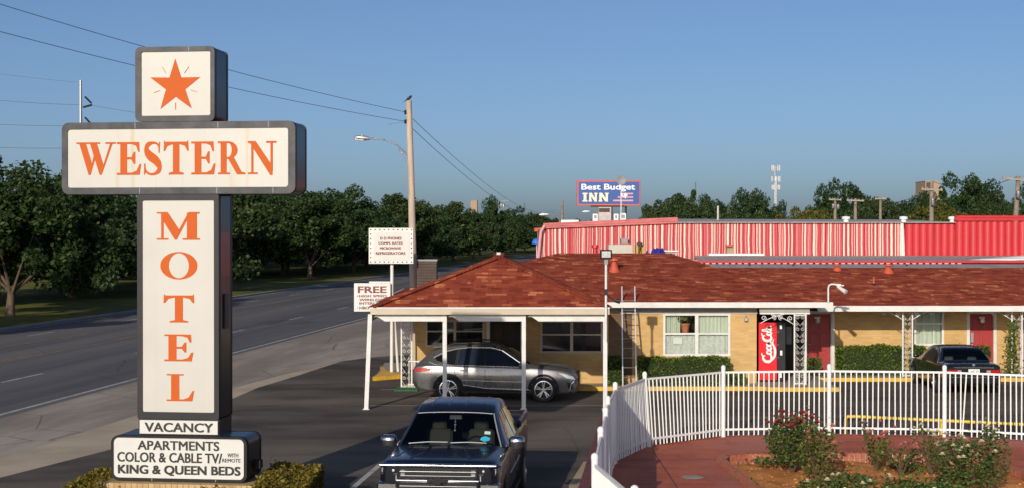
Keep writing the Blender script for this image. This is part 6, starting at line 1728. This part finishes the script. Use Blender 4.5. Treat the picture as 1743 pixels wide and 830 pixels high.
# ---- pickup truck nearest the camera, facing it
trk = thing("pickup_truck", "shiny dark blue crew-cab pickup truck facing the camera, chrome grille", "pickup truck", (0, 0, 0))
sp = {'y':  [-2.86,-2.78,-2.55,-2.1,-1.42,-.95,-.62,-.2,.4,.92,1.10,1.22,2.0,2.75,2.90],
      'zb': [.50,.46,.44,.44,.44,.44,.44,.44,.44,.44,.46,.46,.48,.52,.58],
      'zs': [1.15,1.17,1.18,1.19,1.22,1.25,1.26,1.27,1.28,1.28,1.26,1.25,1.25,1.25,1.24],
      'zt': [1.22,1.26,1.28,1.29,1.31,1.58,1.80,1.91,1.925,1.89,1.65,1.31,1.31,1.31,1.30],
      'w':  [.86,.94,.995,1.01,1.015,1.015,1.015,1.015,1.015,1.01,1.01,1.01,1.015,1.01,.99],
      'wt': [.80,.87,.91,.92,.90,.78,.70,.68,.68,.69,.74,.95,.96,.955,.94]}
sh = Shell(sp, .055)
sh.build(trk, M['truckpaint'], [("windshield", -1.36, -.64, 9, 12, M['windshield']), ("rear_window", .96, 1.16, 9, 12, M['darkglass'])])
ci = MB().box(-.86, .86, -1.45, 1.0, .70, .76).box(-.80, .80, .96, 1.0, .76, 1.7).box(-.85, .85, -1.45, -1.05, .76, 1.20).build("cab_interior", M['plastic'], trk, local=True)
MB().bbox(-.80, .80, -1.40, -.92, 1.18, 1.245, .03).build("dashboard", M['plastic'], trk, local=True)
for x in (-.38, .38):
    s_ = MB().bbox(x-.24, x+.24, .02, .16, .76, 1.40, .05).bbox(x-.24, x+.24, -.42, .02, .76, .92, .05).build("front_seat", M['seat'], trk, smooth=40, local=True)
    MB().bbox(x-.13, x+.13, .05, .14, 1.41, 1.60, .04).build("headrest", M['seat'], s_, smooth=40, local=True)
mb = MB(); c = Vector((.38, -.72, 1.20)); P = []
for i in range(25):
    a = 2*math.pi*i/24; P.append(c + Vector((.185*math.cos(a), .185*math.sin(a)*.40, .185*math.sin(a)*.91)))
mb.tube(P, .016, 6).bar(c-Vector((.18,0,0)), c+Vector((.18,0,0)), .03).build("steering_wheel", M['plastic'], trk, smooth=60, local=True)
MB().bbox(-.11, .11, -.60, -.57, 1.66, 1.73, .015).build("rear_view_mirror", M['grey'], trk, local=True)
mb = MB()
for k, z in enumerate((1.62, 1.57, 1.53, 1.48)): mb.ball((-.0, -.66-.02*k, z), (.014, .02, .012, .022)[k], 5)
mb.tube([(0, -.62, 1.68), (0, -.70, 1.46)], .003, 4).build("hanging_charm", M['fencewhite'], trk, local=True)
def on_glass(x, y): return sh.top(x, y)
MB().add([(x, y, on_glass(x, y)+.006) for x, y in ((.50,-1.22),(.58,-1.26),(.66,-1.22),(.67,-1.17),(.58,-1.14),(.51,-1.17))], [(0,1,2,3,4,5)]).build("blue_sticker", pm("bright_blue_sticker", (.05,.45,.65), .4), trk, local=True)
MB().add([(x, y, on_glass(x, y)+.006) for x, y in ((.56,-1.10),(.66,-1.10),(.66,-1.04),(.56,-1.04))], [(0,1,2,3)]).build("inspection_sticker", pm("pale_green_sticker", (.5,.65,.6), .5), trk, local=True)
# windscreen edges and wipers
for sd in (-1, 1):
    MB().tube([(sd*(sh.wt(y)-.02), y, sh.top(sh.wt(y)-.02, y)+.012) for y in np.linspace(-1.36, -.64, 7)], .012, 5).build("windshield_trim", M['chrome' if sd < 0 else 'grey'], trk, local=True)
MB().tube([(x, -.655, sh.top(x, -.655)+.004) for x in np.linspace(-.66, .66, 9)], .008, 5).build("windshield_top_trim", M['steel'], trk, local=True)
for x0, x1 in ((-.72, -.05), (.0, .62)):
    MB().tube([(x0, -1.34, sh.top(x0, -1.34)+.02), ((x0+x1)/2, -1.33, sh.top((x0+x1)/2, -1.33)+.03), (x1, -1.32, sh.top(x1, -1.32)+.02)], .010, 5).build("wiper", M['steel'], trk, local=True)
# bonnet creases
mb = MB()
for sd in (-1, 1):
    pth = [(sd*.30, -1.48), (sd*.34, -1.9), (sd*.40, -2.3), (sd*.48, -2.6)]
    mb.tube([(x, y, sh.top(x, y)-.012) for x, y in pth], .028, 8)
    mb.tube([(x, y, sh.top(x, y)-.016) for x, y in [(sd*.62, -1.46), (sd*.68, -1.9), (sd*.74, -2.4)]], .028, 8)
mb.tube([(x, -1.95, sh.top(x, -1.95)-.020) for x in (-.34, -.15, 0, .15, .34)], .03, 8)
mb.build("hood_crease", M['truckpaint'], trk, smooth=70, local=True)
mb = MB()
for x in (-.45, -.15, .15, .45): mb.tube([(x, y, sh.top(x, y)-.012) for y in np.linspace(-.35, .82, 8)], .022, 6)
mb.build("roof_rib", M['truckpaint'], trk, smooth=70, local=True)
MB().tube([(.46, -.30, 1.87), (.46, -.30, 1.90)], .03, 8).build("antenna_base", M['plastic'], trk, local=True)
# glazing at the sides, seams, handles
sh.panel(trk, "front_side_window", [(-1.12, 1.29), (-.58, 1.66), (-.30, 1.755), (.08, 1.765), (.08, 1.30)], (-1, 1), M['darkglass'])
sh.panel(trk, "rear_side_window", [(.16, 1.30), (.16, 1.765), (.62, 1.75), (.90, 1.70), (.98, 1.32)], (-1, 1), M['darkglass'])
sh.lines(trk, "window_trim", [[(-1.16, 1.275), (1.02, 1.30)]], (-1, 1), M['chrome'], .025, .006)
sh.lines(trk, "door_seam", [[(-1.12, 1.24), (-1.14, .55)], [(.12, 1.27), (.12, .52)], [(1.02, 1.28), (.96, .8), (.90, .52)], [(1.20, 1.25), (1.20, .55)]], (-1, 1), M['rimdark'], .014, .003)
sh.lines(trk, "side_moulding", [[(-1.05, .80), (.92, .82)]], (-1, 1), M['chrome'], .02, .006)
sh.panel(trk, "wheel_arch", [(a, max(b, .52)) for a, b in arc(-1.93, .40, .50)] + [(-2.43, .52)], (-1, 1), M['rimdark'], .008)
sh.panel(trk, "wheel_arch", [(a, max(b, .54)) for a, b in arc(1.72, .40, .50)] + [(1.22, .54)], (-1, 1), M['rimdark'], .008)
for y in (-1.93, 1.72):
    for sd in (-1, 1): wheel(trk, sd*.90, y, .41, .27, sd, 6, .25)
for sd in (-1, 1):
    for y in (-.05, .90): MB().bar((sd*(sh.side(y, 1.1)+.02), y-.09, 1.10), (sd*(sh.side(y, 1.1)+.02), y+.09, 1.10), .035).build("door_handle", M['chrome'], trk, local=True)
    mi = MB().bbox(min(sd*.985, sd*1.245), max(sd*.985, sd*1.245), -1.13, -.96, 1.25, 1.42, .045).build("mirror", M['plastic'], trk, smooth=70, local=True)
    MB().bbox(min(sd*.98, sd*1.25), max(sd*.98, sd*1.25), -1.138, -.955, 1.345, 1.435, .045).build("chrome_cap", M['chrome'], mi, smooth=70, local=True)
    MB().bar((sd*.98, -1.05, 1.29), (sd*1.08, -1.05, 1.30), .07, .05).build("mirror_stalk", M['plastic'], mi, local=True)
    MB().bbox(min(sd*.93, sd*1.0), max(sd*.93, sd*1.0), 1.24, 2.86, 1.30, 1.42, .02).build("bed_rail", M['truckpaint'], trk, local=True)
    MB().box(min(sd*.90, sd*1.02), max(sd*.90, sd*1.02), -1.2, .95, .34, .40).build("step_bar", M['plastic'], trk, local=True)
    MB().bbox(min(sd*.97, sd*1.02), max(sd*.97, sd*1.0), 2.86, 2.93, .80, 1.20, .02).build("tail_light", M['redlight'], trk, local=True)
MB().bbox(-.93, .93, 2.80, 2.90, 1.30, 1.41, .02).build("tailgate", M['truckpaint'], trk, local=True)
MB().bbox(-.93, .93, 2.88, 3.02, .50, .72, .03).build("rear_bumper", M['chrome'], trk, local=True)
MB().box(-.92, .92, 1.23, 2.79, 1.318, 1.322).build("bed_floor", M['plastic'], trk, local=True)
# front: grille, lamps, bumper
gy = -2.87
front_parts_before = set(bpy.data.objects)
def hbar(mb, x0, x1, y, z0, z1, dep, n=8):              # rounded bar, its belly towards the viewer
    zc, h = (z0+z1)/2, (z1-z0)/2
    P = [(y - dep*math.cos(R(-90+180*i/n)), zc + h*math.sin(R(-90+180*i/n))) for i in range(n+1)]
    V = [(x0, a, b) for a, b in P] + [(x1, a, b) for a, b in P]
    m = n+1
    return mb.add(V, [(i, i+1, m+i+1, m+i) for i in range(n)] + [tuple(range(m)), tuple(range(2*m-1, m-1, -1))])
gp = MB().bbox(-.64, .64, gy-.01, gy+.16, .66, 1.085, .01).build("grille", M['rimdark'], trk, local=True)
hbar(MB(), -.94, .94, gy+.0, 1.098, 1.156, .05).build("chrome_upper_bar", M['chrome'], gp, smooth=60, local=True)
hbar(hbar(MB(), -.62, .62, gy-.012, 1.012, 1.040, .03), -.60, .60, gy-.012, .948, .968, .025).build("grille_bar", M['greychrome'], gp, smooth=60, local=True)
hbar(MB(), -.66, .66, gy-.012, .845, .922, .07).build("chrome_middle_bar", M['greychrome'], gp, smooth=60, local=True)
hbar(hbar(MB(), -.62, .62, gy-.012, .780, .805, .03), -.58, .58, gy-.012, .70, .73, .03).build("lower_grille_bar", M['greychrome'], gp, smooth=60, local=True)
MB().prism([(-.17,.865),(-.165,.905),(-.06,.905),(-.055,.935),(.075,.935),(.08,.905),(.17,.905),(.165,.865),(.06,.865),(.055,.832),(-.075,.832),(-.08,.865)], lambda u, v, h: (u, h, v), gy-.105, gy-.082).build("cross_emblem", M['plastic'], gp, local=True)
mb = MB()
for r_ in range(2):
    for x in (-.57, .57): mb.bbox(x-.035, x+.035, gy-.03, gy-.02, .955+r_*.055, .995+r_*.055, .005)
mb.build("vent_slat", M['grey'], gp, local=True)
for sd in (-1, 1):
    a, b = sorted((sd*.655, sd*.955))
    hb = MB().prism([(sd*.655, gy+.02), (sd*.93, gy+.10), (sd*.985, gy+.30), (sd*.655, gy+.30)], lambda u, v, h: (u, v, h), .86, 1.088).build("headlight", M['plastic'], trk, local=True)
    def slant(u0, u1, z0, z1, d0, nm, mt, par):
        f = lambda u: gy+.02+(u-.655)/.275*.08
        return MB().add([(sd*u0, f(u0)-d0, z0), (sd*u1, f(u1)-d0, z0), (sd*u1, f(u1)-d0, z1), (sd*u0, f(u0)-d0, z1), (sd*u0, f(u0)+.01, z0), (sd*u1, f(u1)+.01, z0), (sd*u1, f(u1)+.01, z1), (sd*u0, f(u0)+.01, z1)],
                 [(0,1,2,3),(0,4,5,1),(1,5,6,2),(2,6,7,3),(3,7,4,0)]).build(nm, mt, par, local=True)
    slant(.665, .925, .985, 1.075, .010, "lamp_lens", M['darkglass'], hb)
    mb = MB()
    for u in (.73, .80): mb.lathe([(.036, 0), (.036, -.020), (.012, -.026)], (sd*u, gy+.02+(u-.655)/.275*.08-.008, 1.03), 'y', 14)
    for u in (.86, .89, .915): mb.box(min(sd*u, sd*(u+.014)), max(sd*u, sd*(u+.014)), gy+.02+(u-.655)/.275*.08-.022, gy+.02+(u-.655)/.275*.08-.005, .995, 1.065)
    mb.build("projector", M['lens'], hb, smooth=50, local=True)
    slant(.665, .925, .865, .965, .012, "reflector", M['rim'], hb)
    mb = MB()
    for q in range(9):
        u = .675+.027*q; mb.box(min(sd*u, sd*(u+.016)), max(sd*u, sd*(u+.016)), gy+.02+(u-.655)/.275*.08-.022, gy+.02+(u-.655)/.275*.08-.008, .872, .958)
    mb.build("reflector_rib", M['lens'], hb, local=True)
    slant(.66, .93, .966, .984, .030, "lamp_trim", M['chrome'], hb)
    MB().bbox(min(sd*.66, sd*1.0), max(sd*.66, sd*1.0), gy-.02, gy+.20, .60, .845, .03).build("bumper_end", M['chrome'], trk, smooth=40, local=True)
MB().bbox(-.96, .96, gy-.06, gy+.1, .46, .655, .04).build("front_bumper", M['chrome'], trk, smooth=40, local=True)
for o_ in set(bpy.data.objects) - front_parts_before:
    if o_.parent == trk: o_.location.z += .075
trk.rotation_euler = (0, 0, -R(5.0))
trk.location = (-1.19 + 2.9*math.sin(R(5.0)), 23.55 + 2.9*math.cos(R(5.0)), .008)

# ---- far parked vehicles seen between the trunks
def far_car(label, px, py, rz, mat, tall=1.0):
    t = thing("parked_car", label, "car", PZ(px, py, .03), rz, "parked vehicles beyond the guard rail")
    s2 = dict(sp_far)
    sh = Shell(s2, .05)
    sh.build(t, mat, [("windshield", -1.0, -.36, 9, 12, M['darkglass']), ("rear_window", .90, 1.58, 9, 12, M['darkglass'])])
    sh.panel(t, "side_window", [(-.86, .95), (-.34, 1.27), (.60, 1.28), (1.02, .97)], (-1, 1), M['darkglass'])
    for y in (-1.45, 1.32):
        for sd in (-1, 1): MB().lathe([(.3, -.1), (.32, -.08), (.32, .08), (.2, .1)], (sd*.84, y, .32), 'x', 16).build("wheel", M['tyre'], t, local=True)
    t.scale = (1, 1, tall)
sp_far = {'y': [-2.45,-2.30,-1.9,-1.4,-1.05,-.7,-.32,.2,.75,1.05,1.35,1.62,2.0,2.35,2.45],
      'zb': [.34,.26,.22,.22,.22,.22,.22,.22,.22,.22,.24,.26,.28,.34,.46],
      'zs': [.60,.68,.80,.86,.88,.89,.90,.91,.92,.93,.93,.93,.92,.89,.84],
      'zt': [.66,.75,.88,.94,.98,1.16,1.36,1.42,1.40,1.35,1.20,1.03,1.00,.98,.92],
      'w':  [.72,.84,.90,.915,.92,.92,.92,.92,.92,.92,.918,.91,.89,.85,.80],
      'wt': [.60,.72,.78,.79,.78,.70,.62,.59,.60,.62,.68,.76,.76,.74,.70]}
far_car("white car parked far off between the trunks left of the motel sign", 118, 452, R(60), M['farcar'], 1.15)
far_car("grey car parked far off beside the white one left of the motel sign", 84, 455, R(80), M['farcarb'])
far_car("white car parked far off between the trunks at the left of the letter board", 618, 441, R(75), M['farcar'], 1.1)
far_car("white car parked far off just left of the wooden pole's street trees", 722, 434, R(80), M['farcar'], 1.1)
far_car("grey car parked far off behind the pale trunk right of the motel sign", 560, 447, R(80), M['farcarb'])
